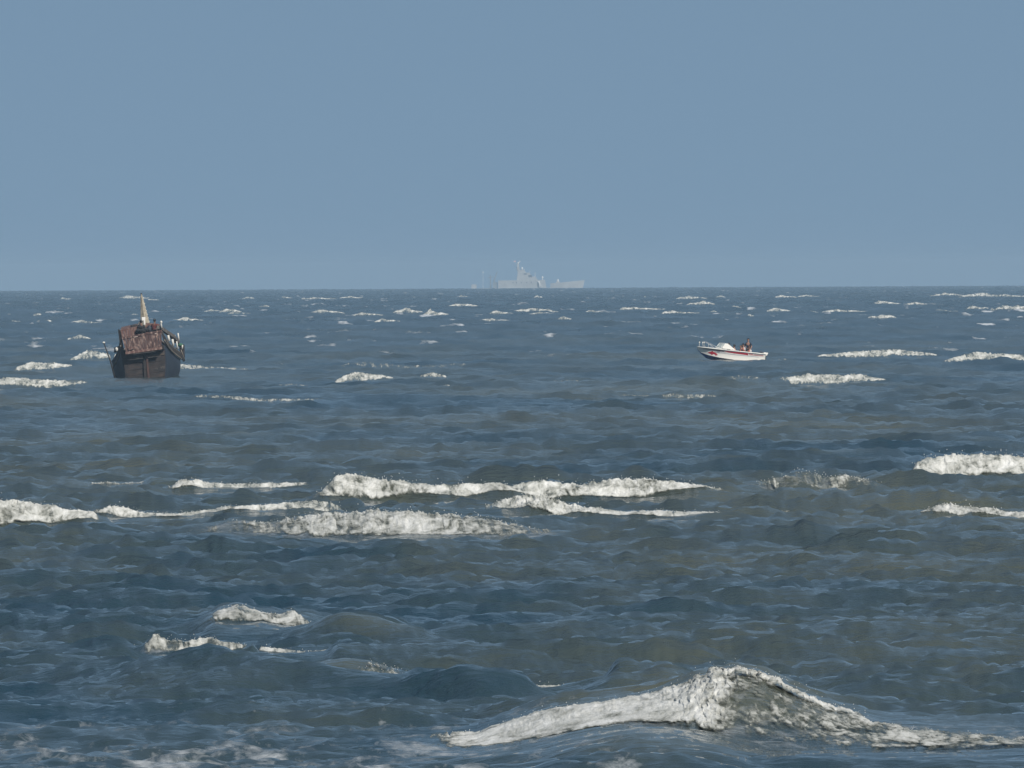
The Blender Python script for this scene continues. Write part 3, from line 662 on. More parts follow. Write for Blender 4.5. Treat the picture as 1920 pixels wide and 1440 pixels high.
def hull_pt(s, side, f):               # f: 0 sheer .. 1 turn of the bilge
    hb = cyc(s, HBS) * (1 - f) + cyc(s, HBB) * f + 0.10 * math.sin(math.pi * f) * min(1, cyc(s, HBS))
    return Vector((UC * min(s / 4, 1) + side * hb, s, cyc(s, SHR) * (1 - f) + cyc(s, BOT) * f))
sl = np.linspace(0, 12.7, 26)
for side, nm, mm in ((1, 'hull_side', M_SIDE), (-1, 'hull_side', M_HULL)):
    bm = bmesh.new(); add_loft(bm, [[hull_pt(s, side, f) for f in np.linspace(0, 1, 9)] for s in sl], closed=False)
    o = obj(nm, bm, mm, boat, True); o['label'] = 'bluish starboard hull side' if side == 1 else 'dark port hull side'
    m = o.modifiers.new('thick', 'SOLIDIFY'); m.thickness = 0.07; m.offset = -side * 1.0
bm = bmesh.new(); add_loft(bm, [[hull_pt(s, -1, 1), hull_pt(s, 1, 1)] for s in sl], closed=False); obj('hull_bottom', bm, M_HULL, boat)
bm = bmesh.new(); add_loft(bm, [[hull_pt(s, -1, 0.35) * 1.0, hull_pt(s, 1, 0.35)] for s in sl], closed=False); obj('deck', bm, M_GREYW, boat)
# transom built of wide strakes
NT = 7
for k in range(NT):
    f0, f1 = k / NT, (k + 1) / NT
    jit = random.uniform(-.012, .012)
    a, b_, c_, d = (hull_pt(0, -1, f1), hull_pt(0, 1, f1), hull_pt(0, 1, f0), hull_pt(0, -1, f0))
    bm = bmesh.new(); g = 0.010
    q = [p + Vector((0, -.06 + jit, dz)) for p, dz in ((a, g), (b_, g), (c_, -g), (d, -g))]
    add_board(bm, *q, 0.07, (0, 1, 0)); obj('strake', bm, M_TRAN, boat)
bm = bmesh.new(); add_board(bm, W(535, 1040, -.12), W(1000, 972, -.12), W(1000, 952, -.12), W(535, 1018, -.12), .06, (0, 1, 0)); obj('batten', bm, mat('batten_wood', (0.07, 0.055, 0.045), .8, (0.17, 0.14, 0.11), 3, .45, .65), boat)
# rudder stock and rudder blade
bm = bmesh.new(); add_board(bm, W(770, 1310, -.22), W(800, 1310, -.22), W(772, 985, -.22), W(745, 985, -.22), .16, (0, 1, 0)); ru = obj('rudder', bm, mat('rudder_wood', (0.085, 0.042, 0.034), .75, (0.04, 0.025, 0.022), 3, .4, .7), boat, bevel=.015)
bm = bmesh.new(); add_board(bm, W(722, 1320, -.17), W(762, 1320, -.17), W(742, 960, -.17), W(706, 960, -.17), .14, (0, 1, 0)); obj('stern_post', bm, M_DARK, boat, bevel=.015)
bm = bmesh.new(); add_board(bm, W(440, 1000, -.1), W(470, 1275, -.02), W(545, 1278, -.02), W(480, 975, -.1), .10, (0, 1, 0)); obj('corner_post', bm, M_DARK, boat, bevel=.01)
# small chalky marks on the transom
M_CHALK = mat('chalk', (.20, .19, .18), .9); M_BARE = mat('bare_wood', (.42, .34, .30), .8)
for a in ((945, 1135, 955, 1160), (958, 1150, 972, 1130), (975, 1130, 985, 1158), (988, 1132, 1004, 1140), (988, 1155, 1004, 1150), (875, 1160, 892, 1152), (895, 1170, 905, 1158)):
    bm = bmesh.new(); add_tube(bm, [W(a[0], a[1], -.112), W(a[2], a[3], -.112)], .014, 5); obj('paint_mark', bm, M_CHALK, boat)
# stern panel: upright boards, overhanging
BL, BR_, TL, TR = W(480, 948, -.75), W(962, 884, -.75), W(428, 748, -.35), W(962, 642, -.35)
NP_ = 12
for k in range(NP_):
    a, b_ = k / NP_ + .004, (k + 1) / NP_ - .004
    j = random.uniform(-.02, .02); e1, e2 = random.uniform(-.02, .02), random.uniform(-.02, .03)
    q = [BL.lerp(BR_, a), BL.lerp(BR_, b_), TL.lerp(TR, b_), TL.lerp(TR, a)]
    q = [p + Vector((0, j, e1 if i < 2 else e2)) for i, p in enumerate(q)]
    bm = bmesh.new(); add_board(bm, *q, .05, (0, 1, .3)); obj('plank', bm, M_RED, boat)
bm = bmesh.new(); add_board(bm, W(474, 965, -.82), W(966, 898, -.82), W(966, 868, -.80), W(470, 935, -.80), .07, (0, 1, .2)); obj('lower_beam', bm, M_RED2, boat, bevel=.01)
bm = bmesh.new(); add_board(bm, W(424, 765, -.42), W(966, 662, -.42), W(966, 636, -.40), W(420, 742, -.40), .08, (0, 1, .2)); obj('top_beam', bm, M_RED, boat, bevel=.01)
for q in (((640, 728), (585, 740), (585, 730), (640, 720)), ((895, 690), (868, 696), (868, 684), (895, 678)), ((560, 900), (515, 912), (512, 862), (556, 858)), ((600, 880), (575, 890), (572, 872), (598, 866)), ((640, 905), (610, 912), (612, 892), (638, 886))):
    bm = bmesh.new(); add_board(bm, *[W(x_, y_, -.46 if y_ < 800 else -.80) for x_, y_ in q], .02, (0, 1, .2)); obj('bare_patch', bm, M_BARE if q[0][1] < 800 else M_RED2, boat)
bm = bmesh.new(); add_board(bm, W(480, 962, -.7), W(962, 896, -.7), W(1010, 900, .1), W(440, 965, .1), .05, (0, 0, 1)); obj('stern_floor', bm, M_DARK, boat)
# raised board on the left, boards behind on the right
NQ = 6
for k in range(NQ):
    a, b_ = k / NQ + .006, (k + 1) / NQ - .006
    q = [W(425, 752, .8).lerp(W(650, 705, .8), a), W(425, 752, .8).lerp(W(650, 705, .8), b_), W(402, 640, .9).lerp(W(642, 592, .9), b_), W(402, 640, .9).lerp(W(642, 592, .9), a)]
    bm = bmesh.new(); add_board(bm, *[p + Vector((0, random.uniform(-.015, .015), 0)) for p in q], .05, (0, 1, 0)); obj('plank', bm, M_RED2, boat)
bm = bmesh.new(); add_board(bm, W(398, 655, .86), W(648, 606, .86), W(630, 560, 2.6), W(420, 606, 2.6), .05, (0, 0, 1)); obj('roof_board', bm, M_RED2, boat)
for k in range(4):
    a, b_ = k / 4 + .006, (k + 1) / 4 - .006
    q = [W(735, 690, 2.6).lerp(W(950, 650, 2.6), a), W(735, 690, 2.6).lerp(W(950, 650, 2.6), b_), W(745, 545, 2.7).lerp(W(935, 560, 2.7), b_), W(745, 545, 2.7).lerp(W(935, 560, 2.7), a)]
    bm = bmesh.new(); add_board(bm, *q, .05, (0, 1, 0)); obj('plank', bm, M_RED2, boat)
# port bulwark seen end on, starboard bulwark with slats
def bul(side, s):                      # top of the bulwark
    return Vector((side * float(np.interp(s, [-.4, 1.8, 3.2, 5, 7, 9, 11, 12.7], [1.36, 1.70, 2.05, 2.36, 2.25, 1.70, .9, .12])) + UC * min(max(s, 0) / 4, 1), s,
                   float(np.interp(s, [-.4, 1.8, 3.2, 5, 7, 9, 11, 12.7], [3.02, 2.12, 1.64, 1.34, 1.35, 1.75, 2.6, 3.8]))))
def gun(side, s): return hull_pt(max(s, 0), side, 0) + Vector((side * .03, min(s, 0), float(np.interp(s, [-.4, 0.6, 1.6], [.32, .14, .02]))))
bs = np.linspace(-.3, 12.6, 24)
for side in (-1, 1):
    bm = bmesh.new(); add_loft(bm, [[gun(side, s), bul(side, s)] for s in bs], closed=False)
    o = obj('bulwark', bm, M_DARK, boat); m = o.modifiers.new('thick', 'SOLIDIFY'); m.thickness = .05; m.offset = 0
    bm = bmesh.new(); add_tube(bm, [gun(side, s) + Vector((side * .05, 0, 0)) for s in bs], .055, 8); obj('gunwale', bm, M_RAIL, boat, True)
    bm = bmesh.new(); add_tube(bm, [bul(side, s) for s in bs], .05, 8); obj('rail', bm, M_GREYW, boat, True)
for f in (.2, .36, .52, .68, .84):
    bm = bmesh.new(); add_tube(bm, [gun(1, s).lerp(bul(1, s), f) + Vector((.05, 0, 0)) for s in np.linspace(.9, 6.5, 10)], .022, 6); obj('slat', bm, M_GREYW, boat, True)
bm = bmesh.new(); add_board(bm, W(372, 622, -.35), W(408, 640, -.35), W(470, 1000, -.35), W(418, 1010, -.05), .12, (0, 1, 0)); obj('side_board', bm, M_DARK, boat, bevel=.01)
# awning plank along the starboard side on white posts
pk = [W(958, 618, .4), W(1035, 672, 1.8), W(1130, 735, 4.0), W(1195, 822, 6.0)]
bm = bmesh.new(); add_loft(bm, [[p + Vector(d) for d in ((-.30, 0, .02), (.05, 0, -.12), (.08, 0, .10), (-.28, 0, .24))] for p in pk]); obj('side_deck_plank', bm, M_GREYW, boat)
for Xc, Y0, Y1, s, wd in ((1050, 795, 712, 1.9, .075), (1107, 858, 768, 3.1, .075), (1165, 900, 800, 4.6, .05), (1185, 790, 690, 6.4, .05)):
    bm = bmesh.new(); add_tube(bm, [W(Xc + 12, Y0, s), W(Xc, Y1, s)], [wd * 1.1, wd], 8); obj('post', bm, M_WHITE, boat, True)
bm = bmesh.new(); add_ball(bm, W(1168, 893, 4.9), .12, (1, 1.3, .8)); obj('fender', bm, M_WHITE, boat, True)
bm = bmesh.new(); add_tube(bm, [W(962, 618, .3), W(955, 560, .3), W(953, 545, .3)], [.06, .055, .05], 8); add_ball(bm, W(956, 535, .3), .085, (1, 1, 1.25)); bo = obj('bollard', bm, M_WHITE, boat, True)
bm = bmesh.new(); add_loft(bm, [[W(1200, 850, 6.1), W(1250, 842, 6.3), W(1272, 850, 6.5), W(1278, 1070, 6.5), W(1255, 1082, 6.3), W(1212, 1010, 6.1)], [p + Vector((0, .35, 0)) for p in (W(1200, 850, 6.1), W(1250, 842, 6.3), W(1272, 850, 6.5), W(1278, 1070, 6.5), W(1255, 1082, 6.3), W(1212, 1010, 6.1))]]); obj('hanging_mat', bm, M_DARK, boat)
bm = bmesh.new(); add_tube(bm, [W(1222, 912, 6.0), W(1250, 985, 6.0), W(1276, 1062, 6.2)], .03, 6); obj('rope', bm, M_RAIL, boat, True)
bm = bmesh.new(); add_ball(bm, W(1214, 850, 5.8), .17, (1.1, 1, .7)); add_ball(bm, W(1228, 862, 5.9), .12, (1, 1, .8)); obj('net_bundle', bm, M_GREEN, boat, True)
for qa, qb, rr_ in ((W(1240, 905, 5.7), W(1245, 850, 5.7), .05), (W(1130, 735, 4.1), W(1128, 712, 4.1), .10)):
    bm = bmesh.new(); add_tube(bm, [qa, qb], rr_, 7); obj('rail_post', bm, M_WHITE, boat, True)
bm = bmesh.new(); add_loft(bm, [[W(318, 880, 5), W(380, 860, 5), W(385, 940, 5), W(312, 950, 5)], [W(318, 880, 5.6), W(380, 860, 5.6), W(385, 940, 5.6), W(312, 950, 5.6)]]); obj('deck_bundle', bm, M_BLACK, boat)
bm = bmesh.new(); add_ball(bm, W(350, 905, 4.8), .10, (1, 1, 1.5)); add_tube(bm, [W(340, 970, 4.8), W(310, 1040, 4.8)], .05, 6); obj('deck_float', bm, M_WHITE, boat, True)
# tall prow board
pr = [(3.3, .36, .30), (3.8, .28, .26), (4.3, .22, .22), (4.9, .15, .16), (5.35, .09, .12), (5.62, .04, .06)]
bm = bmesh.new()
add_loft(bm, [[Vector((.33 + dx * w_, 12.6 + dy * t_ + .06 * (z - 3.3) ** 2, z)) for dx, dy in ((-1, -.3), (.0, -1), (1, -.3), (1, 1), (-1, 1))] for z, w_, t_ in pr])
pw = obj('prow', bm, M_TAN, boat, bevel=.01)
bm = bmesh.new(); add_ball(bm, Vector((.33, 12.95, 5.64)), .06, (1, 1, 1.4)); obj('prow_tip', bm, M_DARK, pw, True)
for k, z in enumerate((3.7, 3.95, 4.2, 4.45, 4.7, 4.95)):
    w_ = float(np.interp(z, [p[0] for p in pr], [p[1] for p in pr]))
    bm = bmesh.new(); add_ball(bm, Vector((.33 + w_ * 1.0, 12.55 + .06 * (z - 3.3) ** 2, z)), .035, seg=8); obj('stud', bm, M_WHITE, pw, True)
def in_boat(v): return MB_ @ v
# crew and the things lying by them
pA = in_boat(W(858, 518, 1.0)); pB = in_boat(W(690, 540, .9))
person('person in a dark maroon top sitting at the stern of the wooden boat', pA - Vector((0, 0, 1.15)), math.radians(150), 'sit', M_MAROON, M_BLACK, lean=.12, group='people on the wooden boat')
person('person in black hunched on the left by the prow foot of the wooden boat', pB - Vector((0, 0, 1.10)), math.radians(190), 'sit', M_BLACK, M_BLACK, lean=.32, group='people on the wooden boat')
bm = bmesh.new(); add_loft(bm, [[in_boat(W(*q)) for q in ((696, 515, 1.6), (742, 508, 1.6), (744, 465, 1.62), (692, 468, 1.62))], [in_boat(W(*q)) for q in ((696, 515, 1.75), (742, 508, 1.75), (744, 465, 1.77), (692, 468, 1.77))]])
add_loft(bm, [[in_boat(W(*q)) for q in ((722, 572, 1.6), (744, 568, 1.6), (740, 505, 1.6), (718, 510, 1.6))], [in_boat(W(*q)) for q in ((722, 572, 1.7), (744, 568, 1.7), (740, 505, 1.7), (718, 510, 1.7))]])
tag(obj('cloth', bm, mat('white_cloth', (.78, .77, .74), .8), None, bevel=.02), 'white cloth hung up in front of the tan prow', 'cloth')
bm = bmesh.new()
for q, rr_ in (((655, 650, .7), .20), ((705, 655, .6), .22), ((750, 640, .7), .2), ((668, 600, .9), .17)): add_ball(bm, in_boat(W(*q)), rr_, (1.15, 1, .8), 10)
for v in bm.verts: v.co += Vector((random.uniform(-.02, .02), random.uniform(-.02, .02), random.uniform(-.02, .02)))
tag(obj('net_heap', bm, mat('net', (.012, .013, .016), .9, (.30, .30, .31), 9, .60, .72), None, True), 'heap of dark netting piled on the stern of the wooden boat', 'net')
def deck_thing(name, label, cat, p, size, m_, rot=0.0):
    bm = bmesh.new(); add_box(bm, (0, 0, size[2] / 2), size); ob = obj(name, bm, m_, None, bevel=.03); ob.location = p; ob.rotation_euler = (0, -TILT, rot); tag(ob, label, cat)
    return ob
deck_thing('crate', 'dark wooden crate on the stern of the wooden boat, left of the hunched person', 'crate', in_boat(W(600, 690, 1.6)), (.42, .34, .62), M_DARK, .2)
bm = bmesh.new(); add_loft(bm, [[Vector((math.cos(a) * r_, math.sin(a) * r_ * .7, z)) for a in np.linspace(0, 2 * math.pi, 11)[:-1]] for z, r_ in ((0, .15), (.05, .17), (.34, .17), (.40, .10), (.44, .05), (.48, .05))])
jc = obj('canister', bm, mat('blue_plastic', (.010, .016, .028), .6), None, True); jc.location = in_boat(W(795, 668, .9)); tag(jc, 'small dark canister between the two people on the wooden boat', 'canister')
# steering pole with a white float
p0, p1 = in_boat(W(352, 1290, -.4)), in_boat(W(180, 806, -.2))
pole = empty('pole', p0); tag(pole, 'thin dark leaning pole with a white float on top, left of the wooden boat', 'pole')
bm = bmesh.new(); add_tube(bm, [Vector((0, 0, -.4)) , (p1 - p0) * .5, p1 - p0], [.06, .05, .035], 8); obj('shaft', bm, M_DARK, pole, True)
bm = bmesh.new(); add_ball(bm, (p1 - p0), .085, (1.2, 1, .8)); obj('float', bm, M_WHITE, pole, True)

# ------------------------------------------------------------------ speedboat
M_GEL = mat('white_gelcoat', (0.83, 0.81, 0.76), 0.3); M_REDP = mat('red_paint', (0.48, 0.012, 0.03), 0.4); M_BLUEP = mat('blue_antifouling', (0.016, 0.085, 0.32), 0.5)
M_DKRED = mat('dark_rub_rail', (0.07, 0.012, 0.018), 0.5); M_LINE = mat('pale_blue_line', (0.22, 0.27, 0.36), 0.5); M_STEEL = mat('steel_rail', (0.7, 0.7, 0.7), 0.25, metallic=0.6)
M_GREYP = mat('grey_plastic', (0.05, 0.05, 0.055), 0.5); M_ORANGE = mat('orange_vest', (0.75, 0.22, 0.10), 0.8, (0.62, 0.16, 0.07), 8); M_TOWEL = cloth('pale_cloth', (.65, .6, .58))
M_GLASS = bpy.data.materials.new('windscreen'); M_GLASS.use_nodes = True
_b = M_GLASS.node_tree.nodes['Principled BSDF']; _b.inputs['Base Color'].default_value = (.55, .62, .62, 1); _b.inputs['Roughness'].default_value = .08; _b.inputs['Alpha'].default_value = .45
qx, qy = 1280 + 900 / 9.6, 610 + 600 / 9.6
r2, t2 = at_sea(np.array([qx]), np.array([675.0])); r2 = float(r2[0]); t2 = float(t2[0])
z2 = float(height_at(np.array([qx]), np.array([qy]), r2)[0]) - r2 * r2 / (2 * R_EARTH)
KS = 9.6 * F_PX / r2; PI2 = math.radians(5.7); YW = math.radians(8)
sb = empty('speedboat', (r2 * math.sin(t2), r2 * math.cos(t2), z2)); sb.rotation_euler = (Matrix.Rotation(YW, 3, 'Z') @ Matrix.Rotation(PI2, 3, 'Y')).to_euler()
tag(sb, 'white open speedboat with a red stripe and red dolphin emblem, bow raised to the left', 'boat')
bpy.context.view_layer.update(); MS_ = sb.matrix_world.copy()
def Q(Xc, Yc, v=0.0):
    dx, dz = (Xc - 900) / KS, (600 - Yc) / KS
    return Vector((dx * math.cos(PI2) - dz * math.sin(PI2), v, dx * math.sin(PI2) + dz * math.cos(PI2)))
UU = [-2.92, -2.62, -2.1, -1.3, 0, 1.2, 2.45]
UH = [.03, .36, .70, .93, 1.02, 1.02, .96]; US = [.655, .655, .645, .625, .605, .595, .585]
CH = [.015, .12, .42, .74, .87, .89, .86]; CW = [.52, .26, .11, -.01, -.08, -.09, -.09]
KW = [.50, .20, -.17, -.28, -.32, -.32, -.32]
def ip(u, a): return float(np.interp(u, UU, a))
def side_pt(u, f, sd=-1, out=0.0):
    hb = ip(u, UH) * (1 - f) + ip(u, CH) * f - .05 * math.sin(math.pi * f) * min(1, ip(u, UH))
    return Vector((u, sd * (hb + out), ip(u, US) * (1 - f) + ip(u, CW) * f))
def side_uw(u, w_, out=.008):
    f = (ip(u, US) - w_) / max(ip(u, US) - ip(u, CW), .05); return side_pt(u, f, -1, out)
ul = np.concatenate([np.linspace(-2.92, -2.0, 9), np.linspace(-1.8, 2.45, 14)])
bm = bmesh.new()
for sd in (-1, 1): add_loft(bm, [[side_pt(u, f, sd) for f in np.linspace(0, 1, 6)] for u in ul], closed=False)
v0 = [bm.verts.new(p) for p in (side_pt(2.45, 0, -1), side_pt(2.45, 0, 1), side_pt(2.45, 1, 1), Vector((2.45, 0, -.32)), side_pt(2.45, 1, -1))]; bm.faces.new(v0)
hs = obj('hull', bm, M_GEL, sb, True); m = hs.modifiers.new('split', 'EDGE_SPLIT'); m.split_angle = math.radians(40)
bm = bmesh.new(); add_loft(bm, [[side_pt(u, 1, -1), Vector((u, 0, ip(u, KW))), side_pt(u, 1, 1)] for u in ul], closed=False); obj('hull_bottom', bm, M_BLUEP, sb)
bm = bmesh.new(); add_loft(bm, [[side_pt(u, 0, -1), Vector((u, 0, ip(u, US) + .10 * min(1, ip(u, UH)))), side_pt(u, 0, 1)] for u in ul if u < -.9], closed=False); obj('foredeck', bm, M_GEL, sb, True)
cu = [u for u in ul if u > -1.05]
bm = bmesh.new(); add_loft(bm, [[side_pt(u, 0, -1), side_pt(u, 0, -1) + Vector((0, .12, .03)), Vector((u, -ip(u, CH) + .06, -.05)), Vector((u, ip(u, CH) - .06, -.05)), side_pt(u, 0, 1) + Vector((0, -.12, .03)), side_pt(u, 0, 1)] for u in cu], closed=False); obj('cockpit_liner', bm, M_GEL, sb)
for sd in (-1, 1):
    bm = bmesh.new(); add_tube(bm, [side_pt(u, 0, sd) + Vector((0, sd * .012, .01)) for u in ul], .035, 8); obj('gunwale', bm, M_GEL, sb, True)
def band(name, u0, u1, f0, f1, m_, sl_=0.0, n=18, out=.008):
    bm = bmesh.new(); rings = []
    for k in range(n + 1):
        a = k / n; u = u0 + (u1 - u0) * a
        q = f0(u) if callable(f0) else f0; w_ = f1(u) if callable(f1) else f1
        p, r_ = side_pt(u, q, -1, out), side_pt(min(u + sl_, 2.44), w_, -1, out)
        rings.append([p, r_, r_ + Vector((0, .006, 0)), p + Vector((0, .006, 0))])
    add_loft(bm, rings); return obj(name, bm, m_, sb)
band('rub_rail', -2.88, -.85, .10, lambda u: .17 + .06 * (u + 2.9) / 2, M_DKRED)
band('stripe', -.72, 1.02, .10, lambda u: .24 + .05 * (u + .7), M_REDP, .05)
for u in (-.82, -.77): band('stripe', u - .02, u + .005, .10, .27, M_REDP, .08, 2)
for u in (1.10, 1.22, 1.34): band('stripe', u, u + .06, .10, .30, M_REDP, .10, 2)
band('faded_stripe', 1.50, 2.25, .14, lambda u: .30 - .05 * (u - 1.5), mat('faded_red', (.50, .27, .27), .5), .05)
band('pinstripe', -1.6, 1.9, .40, .435, M_LINE, 0)
band('pinstripe', -2.5, -.8, .27, .30, M_LINE, 0)
dol = [(425, 490), (450, 478), (484, 472), (497, 461), (514, 459), (518, 474), (552, 484), (582, 504), (602, 533), (588, 531), (572, 531), (580, 556), (566, 546), (560, 527), (532, 514), (512, 522), (492, 536), (492, 518), (462, 504), (440, 497)]
bm = bmesh.new(); A_ = []
for q in dol:
    p = Q(*q); A_.append(side_uw(p.x, p.z, .010))
fa = bm.faces.new([bm.verts.new(p) for p in A_]); e_ = bmesh.ops.extrude_face_region(bm, geom=[fa]); bmesh.ops.translate(bm, verts=[v for v in e_['geom'] if isinstance(v, bmesh.types.BMVert)], vec=(0, .006, 0))
bmesh.ops.triangulate(bm, faces=[f for f in bm.faces if len(f.verts) > 4]); obj('dolphin_emblem', bm, M_REDP, sb)
# side wings of the windscreen, panes and frames
for sd in (-1, 1):
    q = [Q(676, 408), Q(732, 324), Q(782, 328), Q(928, 447)]
    bm = bmesh.new(); rings = [[Vector((p.x, sd * y0 * (1 - .12 * max(0, p.z - .65)), p.z)) for p in q] for y0 in (.92, .86)]
    add_loft(bm, rings); obj('side_wing', bm, M_GEL, sb, bevel=.01)
An, Bn, Cn = Vector((-1.05, -.84, .70)), Vector((-1.42, 0, .76)), Vector((-1.05, .84, .70)); Ap, Bp, Cp = Vector((-.80, -.76, 1.12)), Vector((-1.12, 0, 1.16)), Vector((-.80, .76, 1.12))
for a, b_, c_, d in ((An, Bn, Bp, Ap), (Bn, Cn, Cp, Bp)):
    bm = bmesh.new(); add_board(bm, a, b_, c_, d, .012, (b_ - a).cross(d - a)); pn = obj('windscreen_pane', bm, M_GLASS, sb)
    bm = bmesh.new(); add_tube(bm, [a, b_, c_, d, a], .026, 6); obj('frame', bm, M_GEL, pn, True)
bm = bmesh.new(); add_box(bm, (-1.05, .15, .78), (.35, .5, .28)); obj('console', bm, M_GEL, sb, bevel=.04)
for sd in (-1, 1):
    bm = bmesh.new(); add_tube(bm, [Vector(p) for p in ((-2.32, sd * .42, .66), (-2.46, sd * .36, .95), (-2.44, sd * .36, 1.08), (-2.28, sd * .42, 1.12), (-1.95, sd * .58, 1.0), (-1.62, sd * .70, .86), (-1.42, sd * .78, .70))], .018, 6)
    add_tube(bm, [(-1.93, sd * .58, 1.0), (-1.90, sd * .70, .64)], .016, 6); obj('bow_rail', bm, M_STEEL, sb, True)
    bm = bmesh.new(); add_ball(bm, (-2.45, sd * .36, 1.04), .05, (1, 1, 1.6)); obj('rail_cap', bm, M_WHITE, sb, True)
bm = bmesh.new(); add_tube(bm, [(-2.76, 0, .66), (-2.76, 0, .98)], .014, 6); add_ball(bm, (-2.76, 0, 1.03), .06, (1, 1, 1.2)); obj('bow_lamp', bm, M_WHITE, sb, True)
for x_, y_, w_ in ((-.35, 0, 1.5), (.55, 0, 1.6), (1.35, 0, 1.6)):
    bm = bmesh.new(); add_box(bm, (x_, y_, .14), (.38, w_, .36)); obj('seat', bm, M_TOWEL, sb, bevel=.04)
bm = bmesh.new()
add_loft(bm, [[Vector((2.5 + cx_ * .20 + (z - .6) * .35, cy_ * .17 + .1, z)) for cx_, cy_ in ((-1, -1), (1.2, -.8), (1.4, 0), (1.2, .8), (-1, 1))] for z in (.48, .56, .66, .72)])
om = empty('outboard_motor'); om.parent = sb
bm2 = bm; obj('cowl', bm2, M_GEL, om, True, bevel=.03)
bm = bmesh.new(); add_tube(bm, [(2.56, .1, .5), (2.62, .1, .1), (2.66, .1, -.35)], [.09, .08, .05], 8); add_box(bm, (2.46, .1, .42), (.14, .3, .3)); add_box(bm, (2.75, .1, -.1), (.3, .2, .02)); obj('leg', bm, M_GREYP, om, False)
bm = bmesh.new(); add_tube(bm, [(2.25, .1, .60), (2.3, .1, .78), (2.1, .15, .8)], .03, 6); add_box(bm, (2.2, -.35, .66), (.2, .16, .12)); obj('tiller', bm, M_GREYP, om)
bm = bmesh.new(); add_tube(bm, [(2.3, -.8, .6), (2.32, -.8, .74), (2.32, -.6, .74), (2.3, -.6, .6)], .018, 6); obj('stern_cleat', bm, M_STEEL, sb, True)
def on_sb(Xc, Yc, v): return MS_ @ Q(Xc, Yc, v)
GP = 'people aboard the speedboat'
HS = 1.17                                # head centre above the feet of a sitting person
person('person with black hair sitting behind the white wing of the speedboat windscreen', on_sb(822, 340, -.2) - Vector((0, 0, HS)), math.radians(-80), 'sit', M_BLACK, M_BLACK, group=GP)
person('person with bare brown arms sitting alone amidships in the speedboat', on_sb(938, 372, 0) - Vector((0, 0, HS)), math.radians(-110), 'sit', mat('brown_top', (.24, .13, .10), .8), M_NAVY, skin=M_SKIN2, group=GP, lean=.05)
person('person in an orange life vest, left of the pair sitting in the speedboat', on_sb(1050, 380, -.2) - Vector((0, 0, HS)), math.radians(-70), 'sit', M_NAVY, M_NAVY, vest=M_ORANGE, skin=M_SKIN2, group=GP)
person('person in a navy cap sitting behind the orange vested person in the speedboat', on_sb(1112, 354, .4) - Vector((0, 0, HS)), math.radians(-60), 'sit', M_TOWEL, M_NAVY, vest=M_ORANGE, skin=M_SKIN2, cap=M_NAVY, group=GP)
person('person in an orange life vest sitting in front of the standing man in the speedboat', on_sb(1205, 393, -.1) - Vector((0, 0, HS)), math.radians(-60), 'sit', M_TOWEL, M_BLACK, vest=M_ORANGE, skin=M_SKIN, group=GP)
person('man in a navy shirt standing at the stern of the speedboat', on_sb(1205, 268, .5) - Vector((0, 0, 1.65)), math.radians(-20), 'stand', M_NAVY, M_BLACK, skin=M_SKIN2, group=GP)

# ------------------------------------------------------------------ grey ship on the horizon
M_SHIP = mat('ship_grey', (0.44, 0.45, 0.45), 0.6, (0.38, 0.39, 0.39), 0.15); M_SHIPW = mat('ship_white', (0.80, 0.80, 0.78), 0.5); M_SHIPD = mat('ship_dark', (0.10, 0.12, 0.14), 0.5); M_SHIPB = mat('ship_far_grey', (0.22, 0.25, 0.28), 0.6)
r3 = 8600.0
KH = 6.857 * F_PX / r3
cxs, cys = 860 + 820 / 6.857, 460 + 553 / 6.857
t3 = float(at_sea(np.array([cxs]), np.array([560.0]))[1][0])
z3 = float(height_at(np.array([cxs]), np.array([cys]), r3)[0]) - r3 * r3 / (2 * R_EARTH)
ship = empty('patrol_ship', (r3 * math.sin(t3), r3 * math.cos(t3), z3), (0, math.radians(-.3), 0))
tag(ship, 'pale grey patrol ship with a stepped bridge, faint in the haze on the horizon', 'ship')
def G(Xc, Yc): return ((Xc - 820) / KH, (553 - Yc) / KH)
def ship_box(name, X0, Y0, X1, Y1, hw, m_, parent=ship, rake=0.0, y=0.0):
    x0, z1 = G(X0, Y0); x1, z0 = G(X1, Y1)
    bm = bmesh.new(); add_hexa(bm, [(x0, y - hw, z0), (x1, y - hw, z0), (x1, y + hw, z0), (x0, y + hw, z0), (x0, y - hw, z1), (x1 - rake, y - hw, z1), (x1 - rake, y + hw, z1), (x0, y + hw, z1)])
    return obj(name, bm, m_, parent)
bm = bmesh.new(); rings = []
for Xc, hw, zt in ((190, 4.6, .35), (500, 5.2, .35), (900, 5.4, .35), (1150, 5.2, .3), (1178, 5.0, .3), (1182, 5.0, G(0, 492)[1]), (1300, 4.6, G(0, 484)[1]), (1450, 3.2, G(0, 470)[1]), (1560, 1.6, G(0, 460)[1])):
    x_ = G(Xc, 0)[0]; rings.append([(x_, -hw, zt), (x_, -hw * .8, -3), (x_, hw * .8, -3), (x_, hw, zt)])
x_ = G(1590, 0)[0]; xt = G(1622, 0)[0]; rings.append([(xt, -.15, G(0, 454)[1]), (x_, -.1, -3), (x_, .1, -3), (xt, .15, G(0, 454)[1])])
add_loft(bm, rings); obj('hull', bm, M_SHIP, ship)
dh = ship_box('deckhouse', 510, 448, 1130, 556, 4.7, M_SHIP, rake=1.0)
ship_box('upper_deckhouse', 750, 402, 1020, 450, 4.2, M_SHIP, rake=1.6)
br = ship_box('bridge', 758, 352, 945, 404, 4.0, M_SHIP, rake=2.0)
ship_box('bridge_roof_house', 762, 314, 870, 354, 3.0, M_SHIP, rake=1.4)
ship_box('funnel_tower', 755, 235, 788, 316, 1.2, M_SHIP, rake=.6)
